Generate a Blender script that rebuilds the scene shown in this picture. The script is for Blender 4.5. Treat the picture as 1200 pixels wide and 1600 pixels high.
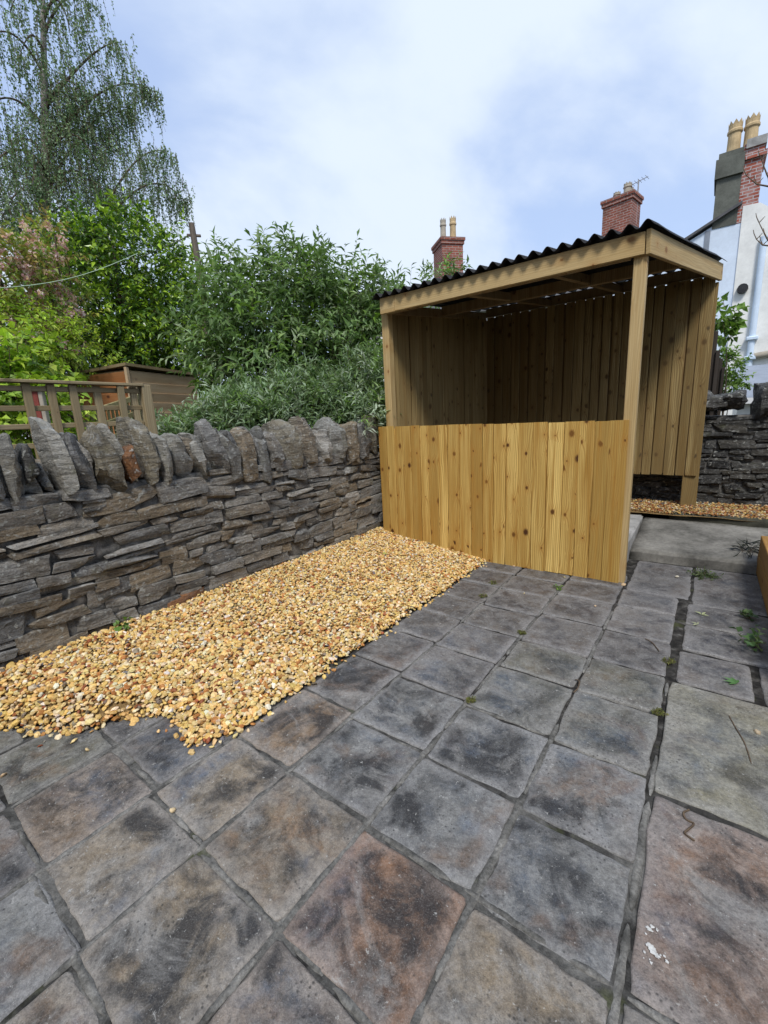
import bpy, bmesh, math, random
import numpy as np
from mathutils import Vector, Matrix, noise, Euler

for o_ in list(bpy.data.objects):
    bpy.data.objects.remove(o_, do_unlink=True)
scene = bpy.context.scene
COL = scene.collection
rad = math.radians

# ------------------------------------------------------------------ camera
# rows: world X (right along the shelter front), Y (away along the wall), Z up,
# in camera axes (right, down, forward); focal length in pixels of a 1200x1600 frame
RW = np.array([[0.8038, 0.0860, -0.5886], [0.5931, -0.1950, 0.7812], [-0.0476, -0.9770, -0.2078]])
u_, s_, v_ = np.linalg.svd(RW); RW = u_ @ v_
FPX = 674.5
CAM = np.array([0.0, 0.0, 1.25])
cam_d = bpy.data.cameras.new('camera')
cam_d.sensor_fit = 'VERTICAL'; cam_d.sensor_height = 36.0; cam_d.sensor_width = 27.0
cam_d.lens = FPX / 1600 * 36.0
cam_d.clip_start = 0.02; cam_d.clip_end = 3000
cam = bpy.data.objects.new('camera', cam_d); COL.objects.link(cam)
m4 = Matrix.Identity(4)
for i in range(3):
    m4[i][0] = RW[i, 0]; m4[i][1] = -RW[i, 1]; m4[i][2] = -RW[i, 2]; m4[i][3] = CAM[i]
cam.matrix_world = m4
scene.camera = cam

# ------------------------------------------------------------------ sky and sun
SUN_EL, SUN_AZ = rad(54), rad(146)      # azimuth measured clockwise from +Y
world = bpy.data.worlds.new('World'); scene.world = world; world.use_nodes = True
wn = world.node_tree; wn.nodes.clear()
def wnode(t, **k):
    n = wn.nodes.new(t)
    for a, b in k.items(): setattr(n, a, b)
    return n
w_out = wnode('ShaderNodeOutputWorld'); w_bg = wnode('ShaderNodeBackground'); w_bg.inputs[1].default_value = 0.10
w_sky = wnode('ShaderNodeTexSky', sky_type='NISHITA', sun_disc=False, sun_elevation=SUN_EL, sun_rotation=SUN_AZ)
w_sky.air_density = 1.3; w_sky.dust_density = 1.2; w_sky.ozone_density = 2.0
w_tc = wnode('ShaderNodeTexCoord')
w_sep = wnode('ShaderNodeSeparateXYZ'); wn.links.new(w_tc.outputs['Generated'], w_sep.inputs[0])
w_z = wnode('ShaderNodeMath', operation='MAXIMUM'); w_z.inputs[1].default_value = 0.0; wn.links.new(w_sep.outputs[2], w_z.inputs[0])
w_z2 = wnode('ShaderNodeMath', operation='ADD'); w_z2.inputs[1].default_value = 0.22; wn.links.new(w_z.outputs[0], w_z2.inputs[0])
w_comb = wnode('ShaderNodeCombineXYZ')
for k in (0, 1):
    d = wnode('ShaderNodeMath', operation='DIVIDE'); wn.links.new(w_sep.outputs[k], d.inputs[0]); wn.links.new(w_z2.outputs[0], d.inputs[1])
    wn.links.new(d.outputs[0], w_comb.inputs[k])
w_map = wnode('ShaderNodeMapping'); w_map.inputs['Location'].default_value = (13.6, 57.74, 0.0); w_map.inputs['Rotation'].default_value = (0, 0, 0.5); w_map.inputs['Scale'].default_value = (1.0, 0.72, 1.0)
wn.links.new(w_comb.outputs[0], w_map.inputs['Vector'])
w_n = wnode('ShaderNodeTexNoise'); w_n.inputs['Scale'].default_value = 1.25; w_n.inputs['Detail'].default_value = 7; w_n.inputs['Roughness'].default_value = 0.52; w_n.inputs['Distortion'].default_value = 0.35
wn.links.new(w_map.outputs[0], w_n.inputs['Vector'])
w_r = wnode('ShaderNodeValToRGB'); w_r.color_ramp.interpolation = 'EASE'
w_r.color_ramp.elements[0].position = 0.37; w_r.color_ramp.elements[0].color = (0.20, 0.20, 0.20, 1)
w_r.color_ramp.elements[1].position = 0.63; w_r.color_ramp.elements[1].color = (1, 1, 1, 1)
wn.links.new(w_n.outputs[0], w_r.inputs[0])
w_gain = wnode('ShaderNodeMix', data_type='RGBA', blend_type='MIX')        # thin even veil over the blue
w_gain.inputs[0].default_value = 0.72; w_gain.inputs[7].default_value = (2.05, 2.75, 4.5, 1)
wn.links.new(w_sky.outputs[0], w_gain.inputs[6])
w_mix = wnode('ShaderNodeMix', data_type='RGBA', blend_type='MIX')
w_mix.inputs[7].default_value = (3.85, 4.35, 5.05, 1)
wn.links.new(w_r.outputs[0], w_mix.inputs[0]); wn.links.new(w_gain.outputs[2], w_mix.inputs[6])
wn.links.new(w_mix.outputs[2], w_bg.inputs[0]); wn.links.new(w_bg.outputs[0], w_out.inputs[0])

sun_d = bpy.data.lights.new('sun', 'SUN'); sun_d.energy = 1.5; sun_d.angle = rad(14); sun_d.color = (1.0, 0.96, 0.9)
sun = bpy.data.objects.new('sun', sun_d); COL.objects.link(sun)
sdir = Vector((math.sin(SUN_AZ) * math.cos(SUN_EL), math.cos(SUN_AZ) * math.cos(SUN_EL), math.sin(SUN_EL)))
sun.rotation_euler = sdir.to_track_quat('Z', 'Y').to_euler(); sun.location = sdir * 60

vs = scene.view_settings
vs.view_transform = 'Standard'; vs.look = 'None'; vs.exposure = 1.08; vs.gamma = 1.0; vs.use_curve_mapping = False
scene.cycles.use_denoising = True
scene.cycles.max_bounces = 6; scene.cycles.transparent_max_bounces = 6

# ------------------------------------------------------------------ helpers
def ray(px, py): return RW @ np.array([px - 600.0, py - 800.0, FPX])
def at_y(px, py, y): d = ray(px, py); return Vector(CAM + d * (y / d[1]))
def at_x(px, py, x): d = ray(px, py); return Vector(CAM + d * (x / d[0]))
def at_z(px, py, z): d = ray(px, py); return Vector(CAM + d * ((z - CAM[2]) / d[2]))
def at_d(px, py, D): d = ray(px, py); return Vector(CAM + d * (D / math.hypot(d[0], d[1])))

def tag(o, label=None, cat=None, group=None, kind=None):
    if label: o['label'] = label
    if cat: o['category'] = cat
    if group: o['group'] = group
    if kind: o['kind'] = kind
    return o
def link(o, parent=None):
    COL.objects.link(o)
    if parent is not None: o.parent = parent
    return o
def empty(name, loc=(0, 0, 0), rz=0.0):
    e = bpy.data.objects.new(name, None); e.empty_display_size = 0.2
    e.location = loc; e.rotation_euler = (0, 0, rz); return link(e)
def obj(name, me, mat=None, parent=None, loc=None, rot=None):
    o = bpy.data.objects.new(name, me)
    if mat is not None and len(me.materials) == 0: me.materials.append(mat)
    link(o, parent)
    if loc is not None: o.location = loc
    if rot is not None: o.rotation_euler = rot
    return o
def pymesh(name, V, F, smooth=False):
    me = bpy.data.meshes.new(name); me.from_pydata([tuple(v) for v in V], [], F); me.update()
    if smooth: me.polygons.foreach_set('use_smooth', [True] * len(me.polygons))
    return me
def npmesh(name, V, F, col=None, smooth=True, uv=None):
    V = np.ascontiguousarray(V, dtype=np.float32).reshape(-1, 3); F = np.ascontiguousarray(F, dtype=np.int32)
    k = F.shape[1]; me = bpy.data.meshes.new(name)
    me.vertices.add(len(V)); me.vertices.foreach_set('co', V.ravel())
    me.loops.add(F.size); me.loops.foreach_set('vertex_index', F.ravel())
    me.polygons.add(len(F)); me.polygons.foreach_set('loop_start', np.arange(0, F.size, k, dtype=np.int32))
    me.update(calc_edges=True)
    me.polygons.foreach_set('use_smooth', np.full(len(F), smooth))
    if col is not None:
        a = me.color_attributes.new('Col', 'FLOAT_COLOR', 'POINT')
        c4 = np.ones((len(V), 4), np.float32); c4[:, :3] = col; a.data.foreach_set('color', c4.ravel())
    return me
def bm_mesh(name, bm, smooth=False):
    me = bpy.data.meshes.new(name); bm.normal_update(); bm.to_mesh(me); bm.free()
    if smooth: me.polygons.foreach_set('use_smooth', [True] * len(me.polygons))
    return me
def bm_box(bm, x0, x1, y0, y1, z0, z1, bev=0.0):
    r = bmesh.ops.create_cube(bm, size=1.0)
    for v in r['verts']:
        v.co = Vector(((x0 + x1) / 2 + v.co.x * (x1 - x0), (y0 + y1) / 2 + v.co.y * (y1 - y0), (z0 + z1) / 2 + v.co.z * (z1 - z0)))
    if bev:
        es = list({e for v in r['verts'] for e in v.link_edges})
        bmesh.ops.bevel(bm, geom=es, offset=bev, segments=1, affect='EDGES', clamp_overlap=True)
def box_mesh(name, x0, x1, y0, y1, z0, z1, bev=0.0):
    bm = bmesh.new(); bm_box(bm, x0, x1, y0, y1, z0, z1, bev); return bm_mesh(name, bm)
def beam_between(name, a, b, w, h, mat, parent, bev=0.004):
    """a squared timber from a to b (world), w across, h high, axis of mesh = local X"""
    a = Vector(a); b = Vector(b); d = b - a; L = d.length
    o = obj(name, box_mesh(name, 0, L, -w / 2, w / 2, -h / 2, h / 2, bev), mat, parent)
    o.location = a; o.rotation_euler = d.to_track_quat('X', 'Z').to_euler(); return o
def tube_arrays(pts, radii, n=6):
    pts = [Vector(p) for p in pts]; V = []; F = []
    for i, p in enumerate(pts):
        t = (pts[min(i + 1, len(pts) - 1)] - pts[max(i - 1, 0)]).normalized()
        a = t.cross(Vector((0.13, 0.31, 1.0)))
        if a.length < 1e-4: a = t.cross(Vector((1, 0, 0)))
        a.normalize(); b = t.cross(a)
        for k in range(n):
            th = 2 * math.pi * k / n
            V.append(p + (a * math.cos(th) + b * math.sin(th)) * radii[i])
    for i in range(len(pts) - 1):
        for k in range(n):
            F.append((i * n + k, i * n + (k + 1) % n, (i + 1) * n + (k + 1) % n, (i + 1) * n + k))
    return V, F
class Tubes:
    def __init__(s): s.V = []; s.F = []
    def add(s, pts, radii, n=5):
        if not hasattr(radii, '__len__'): radii = [radii] * len(pts)
        v, f = tube_arrays(pts, radii, n); b = len(s.V); s.V += v; s.F += [tuple(i + b for i in q) for q in f]
    def build(s, name, mat, parent=None): return obj(name, pymesh(name, s.V, s.F, True), mat, parent)

# ------------------------------------------------------------------ node materials
class NM:
    def __init__(s, name):
        s.m = bpy.data.materials.new(name); s.m.use_nodes = True; s.t = s.m.node_tree; s.t.nodes.clear()
        s.out = s.t.nodes.new('ShaderNodeOutputMaterial'); s.b = s.t.nodes.new('ShaderNodeBsdfPrincipled')
        s.t.links.new(s.b.outputs[0], s.out.inputs[0])
    def put(s, inp, v):
        if isinstance(v, bpy.types.NodeSocket): s.t.links.new(v, inp)
        elif v is not None:
            if hasattr(v, '__len__') and len(v) == 3 and inp.type == 'RGBA': v = (*v, 1)
            inp.default_value = v
    def node(s, t, **k):
        n = s.t.nodes.new(t)
        for a, b in k.items(): setattr(n, a, b)
        return n
    def math(s, op, a, b=None, c=None, clamp=False):
        n = s.node('ShaderNodeMath', operation=op, use_clamp=clamp)
        s.put(n.inputs[0], a); s.put(n.inputs[1], b)
        if c is not None: s.put(n.inputs[2], c)
        return n.outputs[0]
    def vmath(s, op, a, b=None):
        n = s.node('ShaderNodeVectorMath', operation=op); s.put(n.inputs[0], a)
        if b is not None: s.put(n.inputs[1], b)
        return n.outputs['Value'] if op in ('LENGTH', 'DOT_PRODUCT') else n.outputs[0]
    def mix(s, f, a, b, blend='MIX'):
        n = s.node('ShaderNodeMix', data_type='RGBA', blend_type=blend)
        s.put(n.inputs[0], f); s.put(n.inputs[6], a); s.put(n.inputs[7], b); return n.outputs[2]
    def ramp(s, f, stops, interp='LINEAR'):
        n = s.node('ShaderNodeValToRGB'); cr = n.color_ramp; cr.interpolation = interp
        while len(cr.elements) < len(stops): cr.elements.new(0.5)
        for e, (p, c) in zip(cr.elements, stops):
            e.position = p; e.color = (c, c, c, 1) if not hasattr(c, '__len__') else (*c, 1)
        s.put(n.inputs[0], f); return n.outputs[0]
    def noise(s, vec, scale, detail=4, rough=0.55, dist=0.0):
        n = s.node('ShaderNodeTexNoise'); s.put(n.inputs['Vector'], vec); s.put(n.inputs['Scale'], scale)
        n.inputs['Detail'].default_value = detail; n.inputs['Roughness'].default_value = rough; n.inputs['Distortion'].default_value = dist
        return n.outputs[0]
    def mapr(s, v, a, b, c=0.0, d=1.0):
        n = s.node('ShaderNodeMapRange'); s.put(n.inputs[0], v)
        for i, q in enumerate((a, b, c, d)): n.inputs[i + 1].default_value = q
        return n.outputs[0]
    def scale(s, vec, sc): return s.vmath('MULTIPLY', vec, sc)
    def coord(s, k='Object'): return s.node('ShaderNodeTexCoord').outputs[k]
    def rand(s): return s.node('ShaderNodeObjectInfo').outputs['Random']
    def ocol(s): return s.node('ShaderNodeObjectInfo').outputs['Color']
    def attr(s, n): return s.node('ShaderNodeAttribute', attribute_name=n).outputs['Color']
    def xyz(s, v): return s.node_in('ShaderNodeSeparateXYZ', v)
    def node_in(s, t, v): n = s.node(t); s.put(n.inputs[0], v); return n.outputs
    def shifted(s, k=17.0):
        """object coordinates moved by a random amount per object"""
        r = s.rand(); c = s.node('ShaderNodeCombineXYZ')
        s.put(c.inputs[0], s.math('MULTIPLY', r, k)); s.put(c.inputs[1], s.math('MULTIPLY', r, k * 2.3)); s.put(c.inputs[2], s.math('MULTIPLY', r, k * 3.7))
        return s.vmath('ADD', s.coord(), c.outputs[0])
    def bump(s, h, st=0.4, d=0.01):
        n = s.node('ShaderNodeBump'); n.inputs['Strength'].default_value = st; n.inputs['Distance'].default_value = d
        s.put(n.inputs['Height'], h); s.t.links.new(n.outputs[0], s.b.inputs['Normal'])
    def done(s, col, rough=0.8, spec=0.3):
        s.put(s.b.inputs['Base Color'], col); s.put(s.b.inputs['Roughness'], rough); s.put(s.b.inputs['Specular IOR Level'], spec); return s.m

def mat_paver():
    n = NM('weathered_paving'); p = n.shifted(11.0); tint = n.ocol()
    g = n.node('ShaderNodeNewGeometry').outputs['Position']           # stains run on across the joints
    q = n.vmath('ADD', n.scale(g, (1, 1, 0)), n.scale(n.shifted(0.9), (0.0, 0.0, 0.12)))
    big = n.noise(q, 3.4, 6, 0.62, 0.7); mid = n.noise(p, 15, 7, 0.72, 0.5); fine = n.noise(p, 75, 6, 0.78); grit = n.noise(p, 260, 4, 0.75)
    far = n.mapr(n.xyz(g)[1], 1.35, 2.3, 1.0, 0.22); nearinv = n.mapr(n.xyz(g)[1], 1.35, 2.3, 1.0, 1.25)
    c = n.mix(n.mapr(big, 0.40, 0.58), n.scale(tint, (0.55, 0.57, 0.63)), n.scale(tint, (1.45, 1.34, 1.20)))
    s1 = n.noise(n.vmath('ADD', q, (5.1, 2.2, 0)), 2.6, 5, 0.6, 0.6); c = n.mix(n.math('MULTIPLY', far, n.mapr(s1, 0.47, 0.64, 0.0, 0.78)), c, (0.125, 0.165, 0.225))
    s2 = n.noise(n.vmath('ADD', q, (1.7, 9.2, 0)), 3.1, 5, 0.62, 0.6); c = n.mix(n.math('MULTIPLY', far, n.mapr(s2, 0.49, 0.66, 0.0, 0.78)), c, n.mix(0.45, (0.26, 0.135, 0.065), n.scale(tint, (1.4, 1.1, 0.8))))
    c = n.mix(n.mapr(mid, 0.42, 0.64, 0.0, 0.85), c, n.mix(0.45, n.scale(tint, (2.0, 1.9, 1.75)), (0.29, 0.285, 0.275)))
    blot = n.noise(n.vmath('ADD', q, (7.1, 4.2, 0)), 5.2, 6, 0.66, 0.6); c = n.mix(n.math('MULTIPLY', far, n.mapr(blot, 0.455, 0.60, 0.0, 0.88)), c, (0.022, 0.023, 0.026))
    s3 = n.noise(n.vmath('ADD', q, (3.3, 8.8, 0)), 4.2, 6, 0.70, 0.9); c = n.mix(n.math('MULTIPLY', far, n.mapr(s3, 0.52, 0.66, 0.0, 0.66)), c, (0.34, 0.335, 0.32))
    uvx = n.xyz(n.coord('UV')); ux = n.math('ABSOLUTE', n.math('SUBTRACT', uvx[0], 0.5)); uy = n.math('ABSOLUTE', n.math('SUBTRACT', uvx[1], 0.5))
    edge = n.math('MAXIMUM', ux, uy); rn = n.noise(p, 9, 5, 0.7)
    rim = n.mapr(n.math('ADD', edge, n.math('MULTIPLY', n.math('SUBTRACT', rn, 0.5), 0.42)), 0.37, 0.51, 0.0, 0.95)
    c = n.mix(n.math('MULTIPLY', rim, n.mapr(s1, 0.42, 0.56, 0.55, 1.0)), c, n.mix(0.68, n.scale(tint, (2.0, 1.95, 1.9)), (0.30, 0.29, 0.28)))
    c = n.mix(n.mapr(fine, 0.42, 0.62, 0.0, 0.55), c, n.scale(c, (0.30, 0.30, 0.31)))
    c = n.mix(n.mapr(grit, 0.54, 0.70, 0.0, 0.55), c, n.mix(0.5, c, (0.46, 0.45, 0.43)))
    c = n.mix(n.mapr(grit, 0.46, 0.34, 0.0, 0.55), c, n.scale(c, (0.35, 0.35, 0.35)))
    sp = n.noise(p, 64, 4, 0.7); c = n.mix(n.mapr(sp, 0.645, 0.69, 0.0, 0.7), c, (0.44, 0.44, 0.42))
    vo = n.node('ShaderNodeTexVoronoi', feature='F1'); n.put(vo.inputs['Vector'], n.vmath('ADD', p, n.scale(n.node_in('ShaderNodeTexNoise', p)[1], (.02, .02, .02)))); vo.inputs['Scale'].default_value = 70
    pit = n.math('MULTIPLY', n.mapr(vo.outputs['Distance'], 0.30, 0.12), n.mapr(rn, 0.48, 0.6)); c = n.mix(n.math('MULTIPLY', pit, 0.75), c, (0.018, 0.018, 0.018))
    lic = n.noise(p, 38, 6, 0.8, 1.2); c = n.mix(n.math('MULTIPLY', n.mapr(lic, 0.58, 0.64), n.mapr(s2, 0.5, 0.36, 0.0, 0.7)), c, (0.36, 0.355, 0.34))
    h = n.math('ADD', n.math('MULTIPLY', mid, 1.1), n.math('ADD', n.math('MULTIPLY', fine, 0.8), n.math('MULTIPLY', grit, 0.35)))
    n.bump(h, 0.75, 0.007)
    return n.done(c, n.mapr(mid, 0.3, 0.7, 0.38, 0.75), 0.45)

def mat_mortar():
    n = NM('joint_dirt'); p = n.coord(); w = n.noise(p, 17, 5, 0.66); f = n.noise(p, 80, 5, 0.75)
    y = n.xyz(p)[1]; old = n.ramp(w, [(0.40, (0.016, 0.015, 0.014)), (0.56, (0.045, 0.042, 0.038)), (0.70, (0.13, 0.125, 0.115))])
    new = n.ramp(n.noise(p, 6, 6, 0.7, 0.6), [(0.38, (0.030, 0.029, 0.027)), (0.47, (0.10, 0.098, 0.092)), (0.56, (0.17, 0.166, 0.155)), (0.70, (0.27, 0.262, 0.24))])
    new = n.mix(n.mapr(f, 0.40, 0.62, 0.0, 0.6), new, n.scale(new, (0.35, 0.35, 0.35)))
    c = n.mix(n.mapr(n.math('ADD', y, n.math('MULTIPLY', w, 1.2)), 1.6, 2.3), new, old)
    moss = n.noise(n.vmath('ADD', p, (3, 1, 0)), 5, 4, 0.6); c = n.mix(n.mapr(moss, 0.60, 0.70, 0.0, 0.6), c, (0.075, 0.085, 0.028))
    n.bump(n.math('ADD', f, w), 0.9, 0.009); return n.done(c, 0.9, 0.2)
def mat_strip():
    n = NM('pale_mortar'); p = n.shifted(3.0); a = n.noise(p, 9, 6, 0.7); f = n.noise(p, 90, 5, 0.75)
    c = n.ramp(a, [(0.34, (0.10, 0.098, 0.09)), (0.5, (0.205, 0.20, 0.185)), (0.68, (0.34, 0.33, 0.305))])
    c = n.mix(n.mapr(f, 0.40, 0.62, 0.0, 0.7), c, n.scale(c, (0.33, 0.33, 0.33)))
    n.bump(n.math('ADD', f, a), 0.9, 0.008); return n.done(c, 0.85, 0.25)

def mat_stone(name, base, warm, dark, moss=0.25, pale=0.35, seed=0.0):
    n = NM(name); p = n.vmath('ADD', n.shifted(9.0), (seed, 0, 0)); r = n.rand()
    lay = n.noise(n.scale(p, (7, 7, 38)), 1.0, 6, 0.65, 0.5); big = n.noise(p, 6, 4, 0.6); fine = n.noise(p, 85, 6, 0.72); mid = n.noise(p, 26, 5, 0.65, 0.5)
    rr = n.node('ShaderNodeTexWhiteNoise', noise_dimensions='1D'); n.put(rr.inputs['W'], n.math('MULTIPLY', r, 91.7)); rr2 = rr.outputs[0]
    c = n.mix(n.mapr(r, 0.0, 1.0), n.scale(base, (0.72, 0.74, 0.78)), n.scale(base, (2.0, 1.95, 1.85)))
    c = n.mix(n.mapr(rr2, 0.52, 0.9, 0.0, 0.85), c, warm)
    c = n.mix(n.mapr(big, 0.5, 0.74, 0.0, 0.55), c, warm)
    c = n.mix(n.mapr(lay, 0.40, 0.66, 0.0, 0.78), c, dark)
    c = n.mix(n.mapr(mid, 0.52, 0.68, 0.0, pale), c, (0.40, 0.41, 0.40))
    c = n.mix(n.mapr(fine, 0.40, 0.68, 0.0, 0.6), c, n.scale(c, (0.30, 0.30, 0.32)))
    ms = n.noise(n.vmath('ADD', p, (4, 9, 2)), 9, 5, 0.65); c = n.mix(n.mapr(ms, 0.60, 0.74, 0.0, moss), c, (0.105, 0.115, 0.035))
    li = n.noise(n.vmath('ADD', p, (8, 1, 6)), 34, 3, 0.5); c = n.mix(n.mapr(li, 0.62, 0.67, 0.0, 0.6), c, (0.40, 0.41, 0.38))
    h = n.math('ADD', n.math('MULTIPLY', lay, 1.3), n.math('ADD', n.math('MULTIPLY', fine, 0.6), n.math('MULTIPLY', mid, 0.9)))
    n.bump(h, 0.9, 0.014)
    return n.done(c, n.mapr(lay, 0.3, 0.7, 0.55, 0.85), 0.35)

def mat_wood(name, light, mid, knotc, weather=None, wf=0.0, knots=0.55, contrast=1.0):
    """timber with its grain along local Z; X across the face"""
    n = NM(name); p = n.shifted(7.0); s = n.xyz(p)
    comb = n.node('ShaderNodeCombineXYZ'); n.put(comb.inputs[0], s[0]); n.put(comb.inputs[2], s[2])
    q = n.scale(comb.outputs[0], (9.0, 0, 3.4))
    vo = n.node('ShaderNodeTexVoronoi', feature='F1'); n.put(vo.inputs['Vector'], q); vo.inputs['Scale'].default_value = 1.0; vo.inputs['Randomness'].default_value = 0.95
    dv = n.scale(n.vmath('SUBTRACT', q, vo.outputs['Position']), (1 / 9.0, 0.0, 0.72 / 3.4)); d = n.math('ADD', n.vmath('LENGTH', dv), n.math('MULTIPLY', n.math('SUBTRACT', n.noise(comb.outputs[0], 120, 3, 0.6), 0.5), 0.011))
    vc = n.node('ShaderNodeSeparateColor'); n.put(vc.inputs[0], vo.outputs['Color'])
    on = n.math('GREATER_THAN', vc.outputs[0], 1.0 - knots)
    kr = n.math('ADD', 0.005, n.math('MULTIPLY', n.math('POWER', vc.outputs[1], 1.6), 0.019))
    k = n.math('MULTIPLY', n.math('SUBTRACT', 1.0, n.math('SMOOTH_MIN', n.math('MAXIMUM', n.math('DIVIDE', n.math('SUBTRACT', d, n.math('MULTIPLY', kr, 0.55)), n.math('MULTIPLY', kr, 0.6)), 0.0), 1.0, 0.1)), on, clamp=True)
    swirl = n.math('MULTIPLY', n.math('EXPONENT', n.math('MULTIPLY', d, -38.0)), n.math('MULTIPLY', on, 0.030))
    warp = n.noise(n.scale(p, (5, 5, 0.9)), 1.0, 2, 0.5)
    g = n.math('ADD', n.math('ADD', s[0], swirl), n.math('MULTIPLY', warp, 0.11))
    ring = n.math('ADD', 0.5, n.math('MULTIPLY', n.math('SINE', n.math('MULTIPLY', g, 430.0)), 0.5))
    ring = n.math('POWER', ring, 2.2)
    st = n.noise(n.scale(p, (260, 260, 3.0)), 1.0, 4, 0.6); soft = n.noise(n.scale(p, (9, 9, 1.1)), 1.0, 3, 0.55)
    c = n.mix(n.mapr(soft, 0.3, 0.7), light, mid)
    c = n.mix(n.mapr(n.rand(), 0.0, 1.0, 0.0, 1.0), n.scale(c, (1.14, 1.14, 1.16)), n.scale(c, (0.58, 0.52, 0.42)))
    hs = n.noise(n.scale(p, (26, 26, 0.75)), 1.0, 4, 0.6, 0.4); c = n.mix(n.mapr(hs, 0.46, 0.66, 0.0, 0.75 * contrast), c, n.scale(mid, (0.72, 0.60, 0.44)))
    c = n.mix(n.math('MULTIPLY', ring, 0.55 * contrast), c, n.scale(mid, (0.62, 0.52, 0.42)))
    c = n.mix(n.mapr(st, 0.42, 0.68, 0.0, 0.5), c, n.scale(c, (0.55, 0.5, 0.45)))
    halo = n.math('MULTIPLY', n.math('EXPONENT', n.math('MULTIPLY', d, -48.0)), n.math('MULTIPLY', on, 0.75), clamp=True)
    c = n.mix(halo, c, n.scale(mid, (0.66, 0.46, 0.30)))
    c = n.mix(k, c, n.mix(vc.outputs[2], knotc, n.scale(mid, (0.36, 0.24, 0.16))))
    if weather is not None:
        w = n.noise(n.scale(p, (14, 14, 2.2)), 1.0, 5, 0.65); c = n.mix(n.mapr(w, 0.35, 0.7, wf * 0.4, wf), c, weather)
    n.bump(n.math('ADD', n.math('MULTIPLY', ring, 0.35), n.math('ADD', st, n.math('MULTIPLY', k, 0.5))), 0.3, 0.002)
    return n.done(c, 0.72, 0.25)

def mat_plain(name, col, var=0.25, sc=8.0, rough=0.8, spec=0.3, bump=0.3, col2=None, stretch=(1, 1, 1)):
    n = NM(name); p = n.scale(n.shifted(5.0), stretch)
    a = n.noise(p, sc, 5, 0.62, 0.3); f = n.noise(p, sc * 11, 4, 0.7)
    c = n.mix(n.mapr(a, 0.32, 0.7), n.scale(col, (1 - var,) * 3), col2 if col2 is not None else n.scale(col, (1 + var,) * 3)) if True else col
    c = n.mix(n.mapr(f, 0.4, 0.7, 0.0, var * 1.3), c, n.scale(c, (0.45, 0.45, 0.45)))
    if bump: n.bump(n.math('ADD', a, n.math('MULTIPLY', f, 0.5)), bump, 0.006)
    return n.done(c, rough, spec)

def mat_vcol(name, rough=0.6, spec=0.4, mul=None, sc=60):
    n = NM(name); c = n.attr('Col'); f = n.noise(n.coord(), sc, 3, 0.6)
    c = n.mix(n.mapr(f, 0.35, 0.7, 0.0, 0.4), c, n.scale(c, (0.55, 0.5, 0.45)))
    return n.done(c, rough, spec)

def mat_leaf(name, trans=0.35, rough=0.5, spec=0.35):
    n = NM(name); c = n.attr('Col')
    n.put(n.b.inputs['Base Color'], c); n.put(n.b.inputs['Roughness'], rough); n.put(n.b.inputs['Specular IOR Level'], spec)
    t = n.node('ShaderNodeBsdfTranslucent'); n.put(t.inputs[0], n.scale(c, (1.25, 1.35, 0.7)))
    ms = n.node('ShaderNodeMixShader'); ms.inputs[0].default_value = trans
    n.t.links.new(n.b.outputs[0], ms.inputs[1]); n.t.links.new(t.outputs[0], ms.inputs[2]); n.t.links.new(ms.outputs[0], n.out.inputs[0])
    return n.m

def mat_brick(name, brick, mortar, dirt):
    n = NM(name); p = n.coord('UV')
    b = n.node('ShaderNodeTexBrick'); n.put(b.inputs['Vector'], p)
    for k, v in dict(Color1=(*brick, 1), Color2=(brick[0] * 0.62, brick[1] * 0.6, brick[2] * 0.62, 1), Mortar=(*mortar, 1)).items(): b.inputs[k].default_value = v
    for k, v in dict(Scale=1.0).items(): b.inputs[k].default_value = v
    b.inputs['Mortar Size'].default_value = 0.010; b.inputs['Brick Width'].default_value = 0.225; b.inputs['Row Height'].default_value = 0.078
    a = n.noise(n.coord(), 3.2, 5, 0.65); f = n.noise(n.coord(), 22, 4, 0.6)
    c = n.mix(n.mapr(a, 0.46, 0.72, 0.0, 0.7), b.outputs[0], dirt); c = n.mix(n.mapr(f, 0.4, 0.7, 0.0, 0.4), c, n.scale(c, (0.5, 0.5, 0.5)))
    n.bump(b.outputs['Fac'], -0.5, 0.01); return n.done(c, 0.85, 0.2)

M = {}
M['paver'] = mat_paver(); M['mortar'] = mat_mortar(); M['strip'] = mat_strip()
M['stone'] = mat_stone('rubble_stone', (0.205, 0.200, 0.188), (0.255, 0.195, 0.120), (0.044, 0.043, 0.040), 0.34, 0.45)
M['cope'] = mat_stone('coping_stone', (0.215, 0.212, 0.195), (0.240, 0.205, 0.135), (0.085, 0.082, 0.072), 0.32, 0.55, 3.0)
M['rust_stone'] = mat_stone('rust_stone', (0.16, 0.075, 0.034), (0.24, 0.105, 0.035), (0.05, 0.035, 0.028), 0.1, 0.15, 6.0)
M['dark_stone'] = mat_stone('dark_stone', (0.060, 0.060, 0.058), (0.085, 0.078, 0.062), (0.018, 0.018, 0.018), 0.34, 0.34, 9.0)
M['wallmortar'] = mat_plain('wall_mortar', (0.10, 0.095, 0.085), 0.55, 16, 0.95, 0.15, 0.9, (0.27, 0.26, 0.24))
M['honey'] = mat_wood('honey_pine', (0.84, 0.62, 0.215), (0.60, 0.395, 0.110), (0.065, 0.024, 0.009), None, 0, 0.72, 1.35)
M['shaded_pine'] = mat_wood('shade_darkened_pine', (0.54, 0.405, 0.18), (0.32, 0.225, 0.088), (0.05, 0.024, 0.012), (0.19, 0.155, 0.075), 0.5, 0.65, 1.6)  # pine for interior boards, darkened to put the shelter's shade into its colour
M['fascia'] = mat_wood('fascia_pine', (0.66, 0.52, 0.28), (0.58, 0.44, 0.215), (0.25, 0.13, 0.05), None, 0, 0.35, 0.7)
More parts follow.
